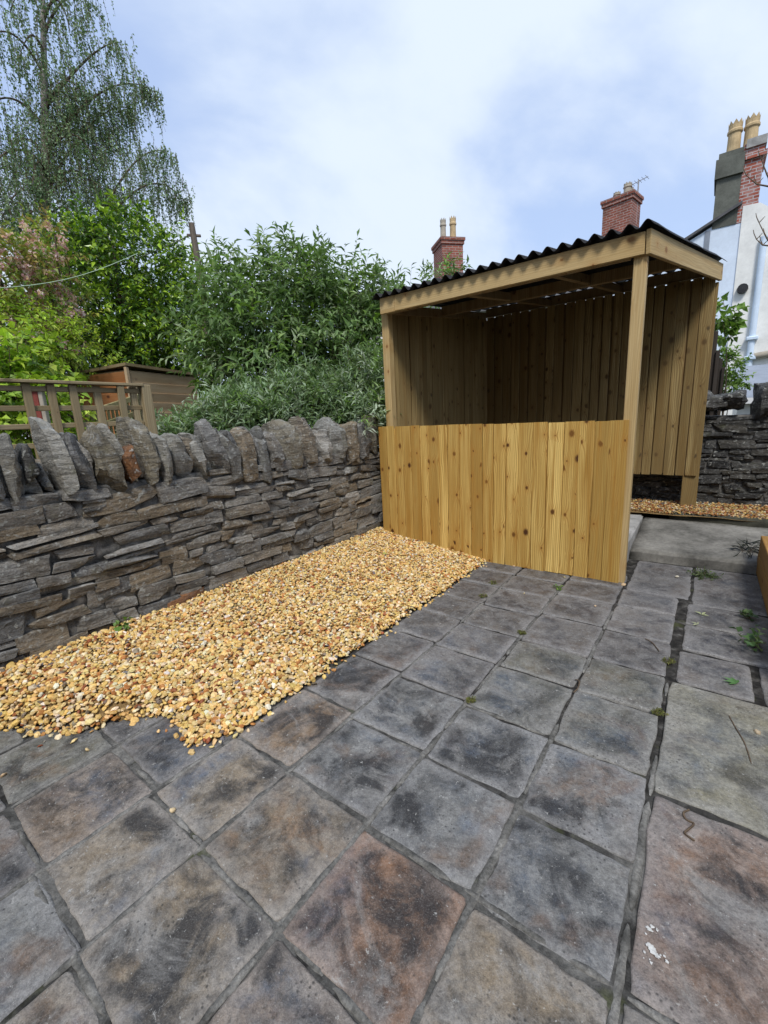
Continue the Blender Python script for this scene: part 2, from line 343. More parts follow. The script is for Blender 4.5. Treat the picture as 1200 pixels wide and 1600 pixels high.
M['beam'] = mat_wood('beam_timber', (0.36, 0.28, 0.16), (0.30, 0.22, 0.12), (0.09, 0.05, 0.025), None, 0, 0.3)
M['oldwood'] = mat_wood('weathered_wood', (0.36, 0.285, 0.165), (0.26, 0.195, 0.105), (0.06, 0.04, 0.025), (0.32, 0.285, 0.18), 0.5, 0.35)
M['greenwood'] = mat_wood('mossy_wood', (0.36, 0.32, 0.17), (0.30, 0.26, 0.13), (0.1, 0.08, 0.04), (0.27, 0.28, 0.15), 0.5, 0.2)
M['shedwood'] = mat_wood('shed_cladding', (0.62, 0.46, 0.29), (0.52, 0.37, 0.22), (0.09, 0.05, 0.03), (0.60, 0.50, 0.36), 0.5, 0.35)
M['shedred'] = mat_wood('red_shed_cladding', (0.52, 0.26, 0.115), (0.44, 0.20, 0.08), (0.10, 0.04, 0.02), None, 0, 0.35)
M['sleeper'] = mat_wood('sleeper_pine', (0.52, 0.33, 0.12), (0.42, 0.25, 0.08), (0.10, 0.045, 0.02), None, 0, 0.4)
M['darkwood'] = mat_wood('dark_fence_wood', (0.055, 0.042, 0.032), (0.04, 0.03, 0.022), (0.02, 0.015, 0.01), (0.06, 0.055, 0.05), 0.5, 0.2)
M['roof'] = mat_plain('bitumen_sheet', (0.014, 0.014, 0.016), 0.4, 18, 0.75, 0.3, 0.25)
M['concrete'] = mat_plain('old_concrete', (0.115, 0.112, 0.10), 0.45, 3.2, 0.85, 0.25, 0.5, (0.30, 0.29, 0.262))
M['darkconcrete'] = mat_plain('mossy_kerb', (0.062, 0.060, 0.048), 0.45, 7, 0.9, 0.2, 0.6, (0.10, 0.10, 0.075))
M['paleconcrete'] = mat_plain('pale_concrete', (0.33, 0.325, 0.31), 0.3, 4.5, 0.85, 0.25, 0.35, (0.46, 0.455, 0.44))
M['soil'] = mat_plain('dark_soil', (0.045, 0.034, 0.024), 0.5, 30, 0.95, 0.1, 0.9)
M['earth'] = mat_plain('garden_earth', (0.055, 0.06, 0.03), 0.5, 0.7, 0.95, 0.1, 0.5)
M['bed'] = mat_plain('gravel_underlay', (0.26, 0.16, 0.065), 0.5, 60, 0.9, 0.2, 1.0, (0.42, 0.28, 0.12))
M['pebble'] = mat_vcol('pebbles', 0.55, 0.4)
M['leaf'] = mat_leaf('leaves', 0.32, 0.48, 0.4); M['glossleaf'] = mat_leaf('glossy_leaves', 0.22, 0.3, 0.5); M['petal'] = mat_leaf('petals', 0.4, 0.7, 0.2)
M['bark'] = mat_plain('bark', (0.10, 0.078, 0.055), 0.45, 9, 0.9, 0.2, 0.8, stretch=(1, 1, 0.3))
M['birch'] = mat_plain('birch_bark', (0.34, 0.31, 0.28), 0.5, 5, 0.85, 0.2, 0.6, stretch=(1, 1, 2.5))
M['twig'] = mat_plain('twig_bark', (0.13, 0.095, 0.065), 0.4, 20, 0.9, 0.2, 0.3)
M['brick'] = mat_brick('chimney_brick', (0.34, 0.105, 0.07), (0.36, 0.30, 0.27), (0.13, 0.075, 0.06))
M['brick2'] = mat_brick('patched_brick', (0.40, 0.115, 0.075), (0.45, 0.42, 0.42), (0.42, 0.38, 0.37))
M['brickwall'] = mat_plain('house_brick', (0.24, 0.12, 0.08), 0.3, 6, 0.85, 0.2, 0.3)
M['pot'] = mat_plain('buff_chimney_pot', (0.52, 0.39, 0.22), 0.25, 5, 0.8, 0.25, 0.2)
M['potgrey'] = mat_plain('grey_chimney_pot', (0.40, 0.36, 0.29), 0.25, 5, 0.8, 0.25, 0.2)
M['bluerender'] = mat_plain('pale_blue_render', (0.66, 0.75, 0.87), 0.10, 1.3, 0.9, 0.2, 0.2)
M['creamrender'] = mat_plain('cream_render', (0.80, 0.80, 0.77), 0.12, 1.6, 0.9, 0.2, 0.3)
M['greyrender'] = mat_plain('grey_chimney_render', (0.125, 0.13, 0.112), 0.3, 2.5, 0.9, 0.2, 0.3)
M['pipe'] = mat_plain('pale_blue_plastic', (0.60, 0.71, 0.84), 0.08, 3, 0.45, 0.4, 0.0)
M['white'] = mat_plain('white_paint', (0.78, 0.78, 0.78), 0.06, 3, 0.5, 0.4, 0.0)
M['leadgrey'] = mat_plain('grey_roof_felt', (0.24, 0.27, 0.32), 0.12, 4, 0.7, 0.3, 0.2)
M['slate'] = mat_plain('roof_slate', (0.10, 0.10, 0.105), 0.35, 5, 0.75, 0.3, 0.5, stretch=(1, 6, 1))
M['black'] = mat_plain('black_plastic', (0.02, 0.02, 0.022), 0.2, 8, 0.5, 0.4, 0.0)
M['metal'] = mat_plain('aerial_metal', (0.35, 0.35, 0.36), 0.15, 8, 0.45, 0.5, 0.0)
M['redpaint'] = mat_plain('faded_red_paint', (0.26, 0.06, 0.045), 0.3, 9, 0.7, 0.3, 0.2)
M['wire'] = mat_plain('wire', (0.22, 0.25, 0.20), 0.1, 5, 0.6, 0.3, 0.0)
M['line'] = mat_plain('pale_green_line', (0.42, 0.55, 0.40), 0.1, 5, 0.6, 0.3, 0.0)
M['pole'] = mat_plain('pole_timber', (0.15, 0.125, 0.10), 0.4, 6, 0.85, 0.2, 0.3, stretch=(4, 4, 0.4))
M['dropping'] = mat_plain('white_dropping', (0.62, 0.62, 0.60), 0.3, 90, 0.9, 0.1, 0.5)
M['moss'] = mat_leaf('moss', 0.2, 0.8, 0.1)

# ------------------------------------------------------------------ ground
ground = obj('ground', pymesh('ground', [(-400, -400, -0.06), (400, -400, -0.06), (400, 400, -0.06), (-400, 400, -0.06)], [(0, 1, 2, 3)]), M['earth'])
tag(ground, kind='structure')

def fbm(x, y, z=0.0, o=3):
    return noise.fractal(Vector((x, y, z)), 1.0, 2.0, o)

# patio: the mortar bed under the paving slabs (uneven)
def heightgrid(name, x0, x1, y0, y1, st, fz, inside=None):
    nx = int(round((x1 - x0) / st)) + 1; ny = int(round((y1 - y0) / st)) + 1
    V = []; idx = {}
    for j in range(ny):
        for i in range(nx):
            x = x0 + (x1 - x0) * i / (nx - 1); y = y0 + (y1 - y0) * j / (ny - 1)
            V.append((x, y, fz(x, y)))
    F = []
    for j in range(ny - 1):
        for i in range(nx - 1):
            if inside is None or inside((x0 + (x1 - x0) * (i + .5) / (nx - 1)), y0 + (y1 - y0) * (j + .5) / (ny - 1)):
                a = j * nx + i; F.append((a, a + 1, a + nx + 1, a + nx))
    return pymesh(name, V, F, True)
patio = obj('patio', heightgrid('patio', -2.62, 0.62, -0.5, 4.06, 0.022, lambda x, y: min(-0.0036, -0.0050 - 0.0045 * max(0, min(1, y - 1.0)) + 0.004 * fbm(x * 14, y * 14) + 0.005 * fbm(x * 2.6, y * 2.6, 4))), M['mortar'])
tag(patio, kind='structure')

def slab_mesh(name, w, d, th, seed, wob=0.004, drop=0.004, und=0.0012, n=9, corner=0.004):
    rs = random.Random(seed); off = rs.uniform(0, 90)
    def axis(L):
        inner = [(-L / 2 + 0.018) + (L - 0.036) * i / (n - 1) for i in range(n)]
        return [-L / 2, -L / 2 + 0.006] + inner + [L / 2 - 0.006, L / 2]
    xs = axis(w); ys = axis(d); nx = len(xs); ny = len(ys)
    prof = lambda i, m: (drop, drop * 0.28)[i] if i < 2 else ((drop, drop * 0.28)[m - 1 - i] if i > m - 3 else 0.0)
    V = []; UV = []
    for j, y in enumerate(ys):
        for i, x in enumerate(xs):
            ex = prof(i, nx); ey = prof(j, ny); z = -max(ex, ey)
            z += und * fbm(x * 5 + off, y * 5, off) * 1.6
            fx = abs(x) / (w / 2); fy = abs(y) / (d / 2)
            sx = 1.0; sy = 1.0
            e = max(0, fx + fy - 1.86)
            X = x - math.copysign(corner * e * 7, x) * (fx > .9) ; Y = y - math.copysign(corner * e * 7, y) * (fy > .9)
            if fx > 0.9: X += wob * fbm(y * 9 + off, math.copysign(3, x), off) * 1.6 + wob * 1.1 * fbm(y * 40 + off, x, off)
            if fy > 0.9: Y += wob * fbm(x * 9 + off, math.copysign(7, y), off + 5) * 1.6 + wob * 1.1 * fbm(x * 40 + off, y, off)
            V.append((X, Y, z)); UV.append((x / w + .5, y / d + .5))
    F = [(j * nx + i, j * nx + i + 1, (j + 1) * nx + i + 1, (j + 1) * nx + i) for j in range(ny - 1) for i in range(nx - 1)]
    ring = [i for i in range(nx)] + [j * nx + nx - 1 for j in range(1, ny)] + [(ny - 1) * nx + i for i in range(nx - 2, -1, -1)] + [j * nx for j in range(ny - 2, 0, -1)]
    b = len(V)
    for k in ring: V.append((V[k][0], V[k][1], -th)); UV.append(UV[k])
    m = len(ring)
    for k in range(m): F.append((ring[k], b + k, b + (k + 1) % m, ring[(k + 1) % m]))
    me = pymesh(name, V, F, True); ul = me.uv_layers.new(name='UVMap')
    for lp in me.loops: ul.data[lp.index].uv = UV[lp.vertex_index]
    return me
slab_i = [0]
def paver(x0, x1, y0, y1, tint, z=0.0, gap=0.0080, seed=None, **k):
    slab_i[0] += 1; rs = random.Random(100 + slab_i[0])
    w = x1 - x0 - 2 * gap; d = y1 - y0 - 2 * gap
    o = obj('paving_slab', slab_mesh('paving_slab', w, d, 0.03, slab_i[0], **k), M['paver'], patio, ((x0 + x1) / 2 + rs.uniform(-.002, .002), (y0 + y1) / 2 + rs.uniform(-.002, .002), z + rs.uniform(-.002, .003)))
    o.rotation_euler = (rs.uniform(-.004, .004), rs.uniform(-.004, .004), rs.uniform(-.008, .008))
    o.color = (*tint, 1); return o
GR = (0.098, 0.097, 0.099); GL = (0.120, 0.120, 0.123); DK = (0.074, 0.072, 0.073); BL = (0.132, 0.142, 0.150); BR = (0.180, 0.135, 0.094); RU = (0.195, 0.112, 0.068); TA = (0.180, 0.155, 0.120); GN = (0.106, 0.110, 0.096)
cols = {0: (-1.475, -1.143, [0.86, 1.24, 1.61, 1.955, 2.28, 2.58, 2.90, 3.20, 3.50], [BR, GR, GR, GR, DK, DK, DK, DK]),
        1: (-1.143, -0.768, [0.16, 0.495, 0.855, 1.205, 1.57, 1.93, 2.25, 2.57, 2.89, 3.20, 3.50], [TA, TA, BL, BL, GR, GL, GR, GR, DK, DK]),
        2: (-0.768, -0.395, [0.12, 0.485, 0.838, 1.19, 1.545, 1.925, 2.23, 2.62, 2.98, 3.30, 3.60], [BR, RU, BL, BL, GN, GN, GR, GR, DK, DK]),
        3: (-0.395, -0.058, [0.10, 0.47, 0.825, 1.165, 1.53, 1.915, 2.235, 2.60, 2.99, 3.30], [BR, TA, BL, BL, GN, GN, GR, GL, GR])}
for ci, (x0, x1, ys, tl) in cols.items():
    for k in range(len(ys) - 1):
        paver(x0, x1, ys[k], ys[k + 1], tl[k], gap=0.0082 if ys[k] < 1.15 else 0.0075)
# larger joints and slabs left of the grid
paver(-1.475, -1.135, 0.51, 0.86, TA); paver(-1.475, -1.135, 0.19, 0.51, TA); paver(-1.475, -1.135, -0.16, 0.19, BL)
paver(-1.84, -1.475, 0.545, 0.90, DK); paver(-1.84, -1.475, 0.195, 0.53, BR); paver(-1.84, -1.475, -0.15, 0.195, GR)
paver(-2.20, -1.84, 0.20, 0.545, GN); paver(-2.20, -1.84, 0.545, 0.90, GR); paver(-2.20, -1.84, -0.15, 0.20, GR); paver(-2.56, -2.20, 0.0, 0.35, GN); paver(-2.56, -2.20, 0.35, 0.70, GN)
paver(-1.135, -0.768, -0.20, 0.16, TA); paver(-1.475, -1.135, -0.5, -0.16, BR); paver(-0.768, -0.395, -0.24, 0.12, RU); paver(-0.395, -0.058, -0.26, 0.10, TA)
# path slabs on the right
REDG = (0.185, 0.142, 0.122); LIME = (0.175, 0.175, 0.138)
paver(-0.050, 0.56, 0.845, 1.465, REDG, 0.002, 0.006, n=14); paver(-0.050, 0.56, 1.472, 2.205, LIME, 0.004, 0.006, n=14)
paver(-0.050, 0.56, 0.10, 0.84, TA, 0.0, 0.010, n=14)
paver(-0.035, 0.27, 2.215, 2.555, GL, 0.001, 0.012); paver(0.285, 0.60, 2.215, 2.57, GR); paver(-0.025, 0.60, 2.56, 2.90, GR, 0, 0.010, n=12); paver(-0.020, 0.60, 2.90, 3.235, DK, 0, 0.008, n=12)
paver(-0.385, 0.00, 3.30, 4.04, GR, -0.004, 0.008, n=12); paver(0.0, 0.62, 3.24, 4.04, DK, -0.002, 0.007, n=12)

# pale mortar pointing, broken here and there
def pointing(a, b, w, seed):
    a = Vector(a); b = Vector(b); d = (b - a); L = d.length; d.normalize(); s_ = Vector((-d.y, d.x)); n = max(4, int(L / .022)); V = []; F = []; off = seed * 3.7
    for i in range(n + 1):
        u = L * i / n; e = min(1.0, min(i, n - i) / 2.0 + .25)
        for j, k in enumerate((-1, -.84, .84, 1)):
            q = a + d * u + s_ * (k * w * e * (.82 + .5 * fbm(u * 30 + off, k * 5, off)))
            z = (-.0085 if abs(k) > .9 else -.0012 + .0018 * fbm(u * 25 + off, k * 3, 2)) - (.004 if i in (0, n) else 0)
            V.append((q.x, q.y, z))
    for i in range(n):
        for j in range(3): c = i * 4 + j; F.append((c, c + 4, c + 5, c + 1))
    return obj('mortar_joint', pymesh('mortar_joint', V, F, True), M['strip'], patio)
rs = random.Random(66); ks = 0
for X, y0, y1, keep in ((-1.843, .0, .75, .8), (-1.475, -.3, .86, .85), (-1.140, .1, 3.2, .80), (-0.768, .0, 3.3, .72), (-0.395, .0, 3.3, .6), (-0.054, .1, 2.2, .8)):
    y = y0
    while y < y1:
        l = rs.uniform(.12, .55)
        if rs.random() < (max(keep, .94) if y < 1.5 else keep): pointing((X + rs.uniform(-.002, .002), y), (X + rs.uniform(-.002, .002), min(y + l, y1)), rs.uniform(.0112, .0145) * (1.0 if y < 1.4 else .8), ks); ks += 1
        y += l + rs.uniform(.01, .06)
for Y, x0, x1, keep in ((.125, -.75, -.4, .9), (.165, -1.5, -.8, .9), (.19, -2.2, -1.5, .8), (.49, -1.12, -.4, .92), (.535, -2.0, -1.5, .8), (.51, -1.46, -1.15, .9), (.845, -1.5, -.06, .55), (1.20, -1.12, -.06, .55), (1.55, -1.12, -.06, .45), (1.93, -1.45, -.06, .4), (2.24, -1.1, -.06, .3), (1.4685, -.04, .5, .6), (.842, -.04, .5, .5)):
    x = x0
    while x < x1:
        l = rs.uniform(.10, .34)
        if rs.random() < keep: pointing((x, Y + rs.uniform(-.003, .003)), (min(x + l, x1), Y + rs.uniform(-.003, .003)), rs.uniform(.0100, .0135) * (1.0 if Y < 1.0 else .78), ks); ks += 1
        x += l + rs.uniform(.01, .05)

# ------------------------------------------------------------------ gravel
YF = [(-2.9, 0.02), (-2.6, 0.14), (-2.4, 0.27), (-2.2, 0.40), (-2.05, 0.47), (-1.98, 0.62), (-1.84, 0.75), (-1.70, 0.74), (-1.57, 0.69), (-1.46, 0.86), (-1.30, 1.4)]
def yfront(x): return float(np.interp(x, [a for a, b in YF], [b for a, b in YF]))
def xedge(y): return -1.485 + 0.03 * noise.noise(Vector((y * 2.6, 3.3, 0))) + 0.018 * noise.noise(Vector((y * 9, 1.3, 0)))
def zgrav(x, y):
    t = min(1.0, max(0.0, (-1.46 - x) / 1.2)); z = 0.012 + 0.145 * t ** 0.95
    e = max(0.0, y - yfront(x)); z = min(z, 0.010 + 0.62 * e)
    return z + 0.009 * noise.noise(Vector((x * 6, y * 6, 1.0)))
bed = obj('gravel_bed', heightgrid('gravel_bed', -2.75, -1.42, 0.02, 3.52, 0.035, lambda x, y: zgrav(x, y) - 0.012, lambda x, y: y > yfront(x) + 0.03 and x < xedge(y) - 0.02), M['bed'])
tag(bed, kind='structure')

def ico(sub):
    bm = bmesh.new(); bmesh.ops.create_icosphere(bm, subdivisions=sub, radius=1.0)
    V = np.array([v.co for v in bm.verts]); F = np.array([[v.index for v in f.verts] for f in bm.faces]); bm.free(); return V, F
PAL = np.array([(0.70, 0.46, 0.15), (0.76, 0.56, 0.25), (0.80, 0.66, 0.42), (0.46, 0.20, 0.055), (0.82, 0.75, 0.62), (0.25, 0.19, 0.13), (0.33, 0.105, 0.04), (0.16, 0.15, 0.15)])
PW = np.array([0.35, 0.30, 0.15, 0.10, 0.03, 0.03, 0.03, 0.01])
def pebbles(P, size, rng, sub, pal=PAL, pw=PW, flat=0.55):
    """P (n,3) centres, size (n,) half length -> V, F, C arrays"""
    B, F = ico(sub); n = len(P); nv = len(B)
    sc = np.stack([np.ones(n), rng.uniform(.6, .95, n), rng.uniform(flat * .6, flat * 1.25, n)], 1) * size[:, None]
    lump = 1 + rng.uniform(-.24, .24, (n, nv))
    V = B[None] * lump[..., None] * sc[:, None, :]
    az = rng.uniform(0, 2 * np.pi, n); ti = rng.normal(0, .42, n); tj = rng.normal(0, .42, n)
    cx, sx = np.cos(ti), np.sin(ti); V = np.stack([V[..., 0], V[..., 1] * cx[:, None] - V[..., 2] * sx[:, None], V[..., 1] * sx[:, None] + V[..., 2] * cx[:, None]], -1)
    cx, sx = np.cos(tj), np.sin(tj); V = np.stack([V[..., 0] * cx[:, None] + V[..., 2] * sx[:, None], V[..., 1], -V[..., 0] * sx[:, None] + V[..., 2] * cx[:, None]], -1)
    cx, sx = np.cos(az), np.sin(az); V = np.stack([V[..., 0] * cx[:, None] - V[..., 1] * sx[:, None], V[..., 0] * sx[:, None] + V[..., 1] * cx[:, None], V[..., 2]], -1)
    V = V + P[:, None, :]
    c = pal[rng.choice(len(pal), n, p=pw)] * rng.uniform(.72, 1.15, (n, 1)) * rng.uniform(.93, 1.07, (n, 3))
    return V.reshape(-1, 3), (F[None] + (np.arange(n) * nv)[:, None, None]).reshape(-1, 3), np.repeat(c, nv, 0)
def join(parts):
    V = []; F = []; C = []; b = 0
    for v, f, c in parts: V.append(v); F.append(f + b); C.append(c); b += len(v)
    return np.concatenate(V), np.concatenate(F), np.concatenate(C)
rng = np.random.default_rng(7)
pts = []
st = 0.0138
for yy in np.arange(0.0, 3.46, st):
    for xx in np.arange(-2.74, -1.38, st):
        x = xx + rng.uniform(-.5, .5) * st; y = yy + rng.uniform(-.5, .5) * st
        yf = yfront(x); xe = xedge(y)
        if y < yf or x > xe + 0.012: 
            # thin scatter just past the edge
            if y < yf - 0.10 or x > xe + 0.05 or rng.random() > 0.13 * (1 - max(yf - y, 0) / 0.11): continue
            pts.append((x, y, 0.007)); continue
        pts.append((x, y, zgrav(x, y) + rng.uniform(-.006, .009)))
P = np.array(pts); near = P[:, 1] < 1.35
def psize(n): return np.clip(rng.normal(.0106, .0034, n), .005, .021)
gv = join([pebbles(P[near], psize(near.sum()), rng, 2), pebbles(P[~near], psize((~near).sum()), rng, 1)])
tag(obj('gravel', npmesh('gravel', *gv, smooth=False), M['pebble']), 'golden pea gravel heaped along the foot of the stone wall', 'gravel', kind='stuff')

# strip of gravel by the back wall
def zback(x, y): return 0.246 + 0.012 * noise.noise(Vector((x * 5, y * 5, 2)))
tag(obj('gravel_bed', heightgrid('gravel_bed', -1.1, 1.4, 4.86, 5.62, 0.05, lambda x, y: zback(x, y) - 0.015), M['bed']), kind='structure')
pts = [(x + rng.uniform(-.01, .01), y + rng.uniform(-.01, .01)) for y in np.arange(4.90, 5.56, .019) for x in np.arange(-0.95, 1.3, .019)]
P = np.array([(x, y, zback(x, y) + rng.uniform(-.006, .008)) for x, y in pts])
gv = pebbles(P, psize(len(P)) * 1.05, rng, 1, pal=PAL * 0.72, pw=np.array([0.26, 0.14, 0.10, 0.24, 0.03, 0.09, 0.12, 0.02]))  # brown mix, palette also darkened to paint in the shade by the wall
tag(obj('gravel', npmesh('gravel', *gv, smooth=False), M['pebble']), 'strip of rusty brown gravel along the foot of the back wall', 'gravel', kind='stuff')

# ------------------------------------------------------------------ steps and slabs behind the patio
def rough_prism(name, poly_bot, poly_top, mat, cuts=10, amp=0.004, kind='structure'):
    bm = bmesh.new(); vb = [bm.verts.new(p) for p in poly_bot]; vt = [bm.verts.new(p) for p in poly_top]; n = len(vb)
    bm.faces.new(vt); bm.faces.new(vb[::-1])
    for i in range(n): bm.faces.new((vb[i], vb[(i + 1) % n], vt[(i + 1) % n], vt[i]))
    es = [e for e in bm.edges if abs(e.verts[0].co.z - e.verts[1].co.z) < 0.5 * (e.verts[0].co - e.verts[1].co).length and max(v.co.z for v in e.verts) > min(p[2] for p in poly_top) - 1e-4]
    bmesh.ops.bevel(bm, geom=es, offset=0.012, segments=2, affect='EDGES', clamp_overlap=True)
    bmesh.ops.subdivide_edges(bm, edges=[e for e in bm.edges if e.calc_length() > 0.08], cuts=cuts, use_grid_fill=True)
    for v in bm.verts:
        p = v.co; k = Vector((fbm(p.x * 8, p.y * 8, p.z * 8 + 3), fbm(p.x * 8 + 5, p.y * 8, p.z * 8), fbm(p.x * 7, p.y * 7 + 9, p.z * 8))); v.co = p + k * amp
    me = bm_mesh(name, bm, True); o = obj(name, me, mat); tag(o, kind=kind); return o
rough_prism('concrete_step', [(-0.45, 4.05, -0.05), (0.62, 4.09, -0.05), (0.62, 4.90, -0.05), (-0.45, 4.93, -0.05)], [(-0.45, 4.05, 0.075), (0.62, 4.09, 0.075), (0.62, 4.90, 0.185), (-0.45, 4.93, 0.185)], M['concrete'])
rough_prism('kerb', [(-0.24, 4.905, -0.03), (1.4, 4.80, -0.03), (1.4, 4.875, -0.03), (-0.24, 4.985, -0.03)], [(-0.24, 4.905, 0.248), (1.4, 4.80, 0.248), (1.4, 4.875, 0.248), (-0.24, 4.985, 0.248)], M['darkconcrete'])
rough_prism('shelter_base', [(-2.25, 3.62, -0.05), (-0.455, 3.62, -0.05), (-0.455, 5.0, -0.05), (-2.25, 5.0, -0.05)], [(-2.25, 3.62, 0.185), (-0.455, 3.62, 0.185), (-0.455, 5.0, 0.205), (-2.25, 5.0, 0.205)], M['paleconcrete'])

# ------------------------------------------------------------------ stone walls
def stone_mesh(name, sx, sy, sz, seed, cuts=3, facets=5, rough=0.10, pn=9, flat=False, jit=0.16, cut=(0.86, 1.15), sharp=32):
    """a hewn stone about the origin with half sizes sx, sy, sz"""
    rs = random.Random(seed); bm = bmesh.new(); bmesh.ops.create_cube(bm, size=2.0)
    bmesh.ops.subdivide_edges(bm, edges=bm.edges[:], cuts=cuts, use_grid_fill=True)
    planes = []
    for _ in range(facets):
        n = Vector((rs.gauss(0, 1), rs.gauss(0, 1), rs.gauss(0, 1))).normalized(); planes.append((n, rs.uniform(*cut)))
    cj = {(a, b, c): Vector((rs.uniform(-jit, jit), rs.uniform(-jit, jit), rs.uniform(-jit, jit) * 1.25)) for a in (0, 1) for b in (0, 1) for c in (0, 1)}
    off = rs.uniform(0, 60); mn = min(sx, sy, sz)
    for v in bm.verts:
        p = v.co.copy(); l = (abs(p.x) ** pn + abs(p.y) ** pn + abs(p.z) ** pn) ** (1 / pn); p /= max(l, 1e-6)
        f = [(p.x + 1) / 2, (p.y + 1) / 2, (p.z + 1) / 2]; d = Vector((0, 0, 0))
        for (a, b, c), w in cj.items(): d += w * ((f[0] if a else 1 - f[0]) * (f[1] if b else 1 - f[1]) * (f[2] if c else 1 - f[2]))
        p += d
        for n, dd in planes:
            e = n.dot(p) - dd
            if e > 0: p -= n * e
        q = Vector((p.x * sx, p.y * sy, p.z * sz))
        k = Vector((fbm(q.x * 16 + off, q.y * 16, q.z * 16), fbm(q.x * 16, q.y * 16 + off, q.z * 16 + 4), fbm(q.x * 14 + 8, q.y * 14, q.z * 22 + off)))
        v.co = q + k * (rough * (mn + 0.015))
    me = bm_mesh(name, bm, True); me.set_sharp_from_angle(angle=rad(sharp)); return me

def rubble(parent, P0, ux, L, H0, Hf, mat, seed, depth=0.13, proud=0.0, hrange=(0.045, 0.120), lrange=(0.13, 0.36), nrm=Vector((1, 0, 0)), zbase=0.0):
    """lay rough stones on a face starting at P0, running along unit vector ux for L; nrm points out of the wall"""
    rs = random.Random(seed); cnt = 0
    seg = [0.0]
    while seg[-1] < L - 0.35: seg.append(seg[-1] + rs.uniform(0.45, 0.9))
    seg[-1] = L
    ang = math.atan2(ux.y, ux.x)
    for si in range(len(seg) - 1):
        z = zbase; c = 0
        while z < H0 + 0.02:
            h = rs.uniform(*hrange)
            top = Hf((seg[si] + seg[si + 1]) / 2)
            if z + h > top - 0.03: h = max(0.035, top - z)
            a = seg[si] + (rs.uniform(-.10, .10) if si > 0 else 0); b = seg[si + 1] + (rs.uniform(-.02, .10) if si < len(seg) - 2 else 0)
            x = a
            slope = rs.uniform(-.05, .05)
            while x < b - 0.05:
                l = min(rs.uniform(*lrange) * (0.7 + h * 4.5), b - x)
                if b - x - l < 0.08: l = b - x
                pieces = [(0.0, h)] if (h < 0.07 or rs.random() < 0.7) else [(0.0, h * 0.48), (h * 0.5, h)]
                for (u0, u1) in pieces:
                    jg = rs.uniform(.001, .0045); hh = (u1 - u0) / 2 - jg; ll = l / 2 - rs.uniform(.002, .006)
                    if hh < 0.010 or ll < 0.012: continue
                    m = stone_mesh('stone', ll, depth / 2, hh, seed * 1000 + cnt, 3 if ll > .06 else 2, rs.choice((1, 2, 3)), 0.13, 40, sharp=28)
                    cz = z + (u0 + u1) / 2 + slope * (x + l / 2 - (a + b) / 2) + 0.014 * noise.noise(Vector((x * 2.2, z * 4, seed)))
                    p = P0 + ux * (x + l / 2) + nrm * (-depth / 2 + proud + rs.uniform(-.014, .012)); p.z = cz
                    o = obj('stone', m, mat, parent, p, (rs.uniform(-.05, .05), slope * -1 + rs.uniform(-.05, .05), ang + rs.uniform(-.05, .05))); cnt += 1
                x += l
            z += h; c += 1
            if z >= top - 0.02: break
    return cnt

def core_mesh(name, P0, ux, L, H, nrm, thick, rec=0.030, amp=0.021, st=0.03, zb=-0.05):
    nu = int(L / st); nz = int((H - zb) / st); V = []; F = []
    for j in range(nz + 1):
        for i in range(nu + 1):
            u = L * i / nu; z = zb + (H - zb) * j / nz
            p = P0 + ux * u - nrm * (rec + amp * fbm(u * 12, z * 16, 3)); V.append((p.x, p.y, z))
    for j in range(nz):
        for i in range(nu): a = j * (nu + 1) + i; F.append((a, a + 1, a + nu + 2, a + nu + 1))
    b = len(V)
    q = [P0 - nrm * thick, P0 + ux * L - nrm * thick]
    V += [(q[0].x, q[0].y, zb), (q[1].x, q[1].y, zb), (q[1].x, q[1].y, H), (q[0].x, q[0].y, H)]
    top0 = nz * (nu + 1)
    F += [(b + 1, b, b + 3, b + 2), tuple([b + 3] + [top0 + i for i in range(nu + 1)] + [b + 2]), tuple([b] + [j * (nu + 1) for j in range(nz + 1)][::1] + [b + 3])[::-1], tuple([b + 1] + [j * (nu + 1) + nu for j in range(nz + 1)] + [b + 2])]
    return pymesh(name, V, F, True)

WX = -2.66                                  # face of the left wall
wall = empty('stone_wall', (0, 0, 0)); tag(wall, 'rough grey rubble wall topped with upright stones beside the golden gravel', 'wall')
uy = Vector((0, 1, 0)); ux_ = Vector((1, 0, 0))
W0 = Vector((WX, -0.35, 0)); WL = 4.05
obj('mortar_core', core_mesh('mortar_core', W0, uy, WL, 0.97, ux_, 0.42), M['wallmortar'], wall)
rubble(wall, W0 + Vector((0.0, 0, 0)), uy, WL, 0.99, lambda u: 0.965 + 0.02 * math.sin(u * 3), M['stone'], 3, nrm=ux_, zbase=0.01)
# one long rusty stone low in the wall
rp = at_x(292, 936, WX)
o = obj('stone', stone_mesh('stone', 0.145, 0.07, 0.042, 77, 4, 3, 0.15), M['rust_stone'], wall, (WX - 0.045, rp.y, rp.z), (0, -0.03, math.pi / 2)); tag(o, 'long rust brown stone near the gravel')

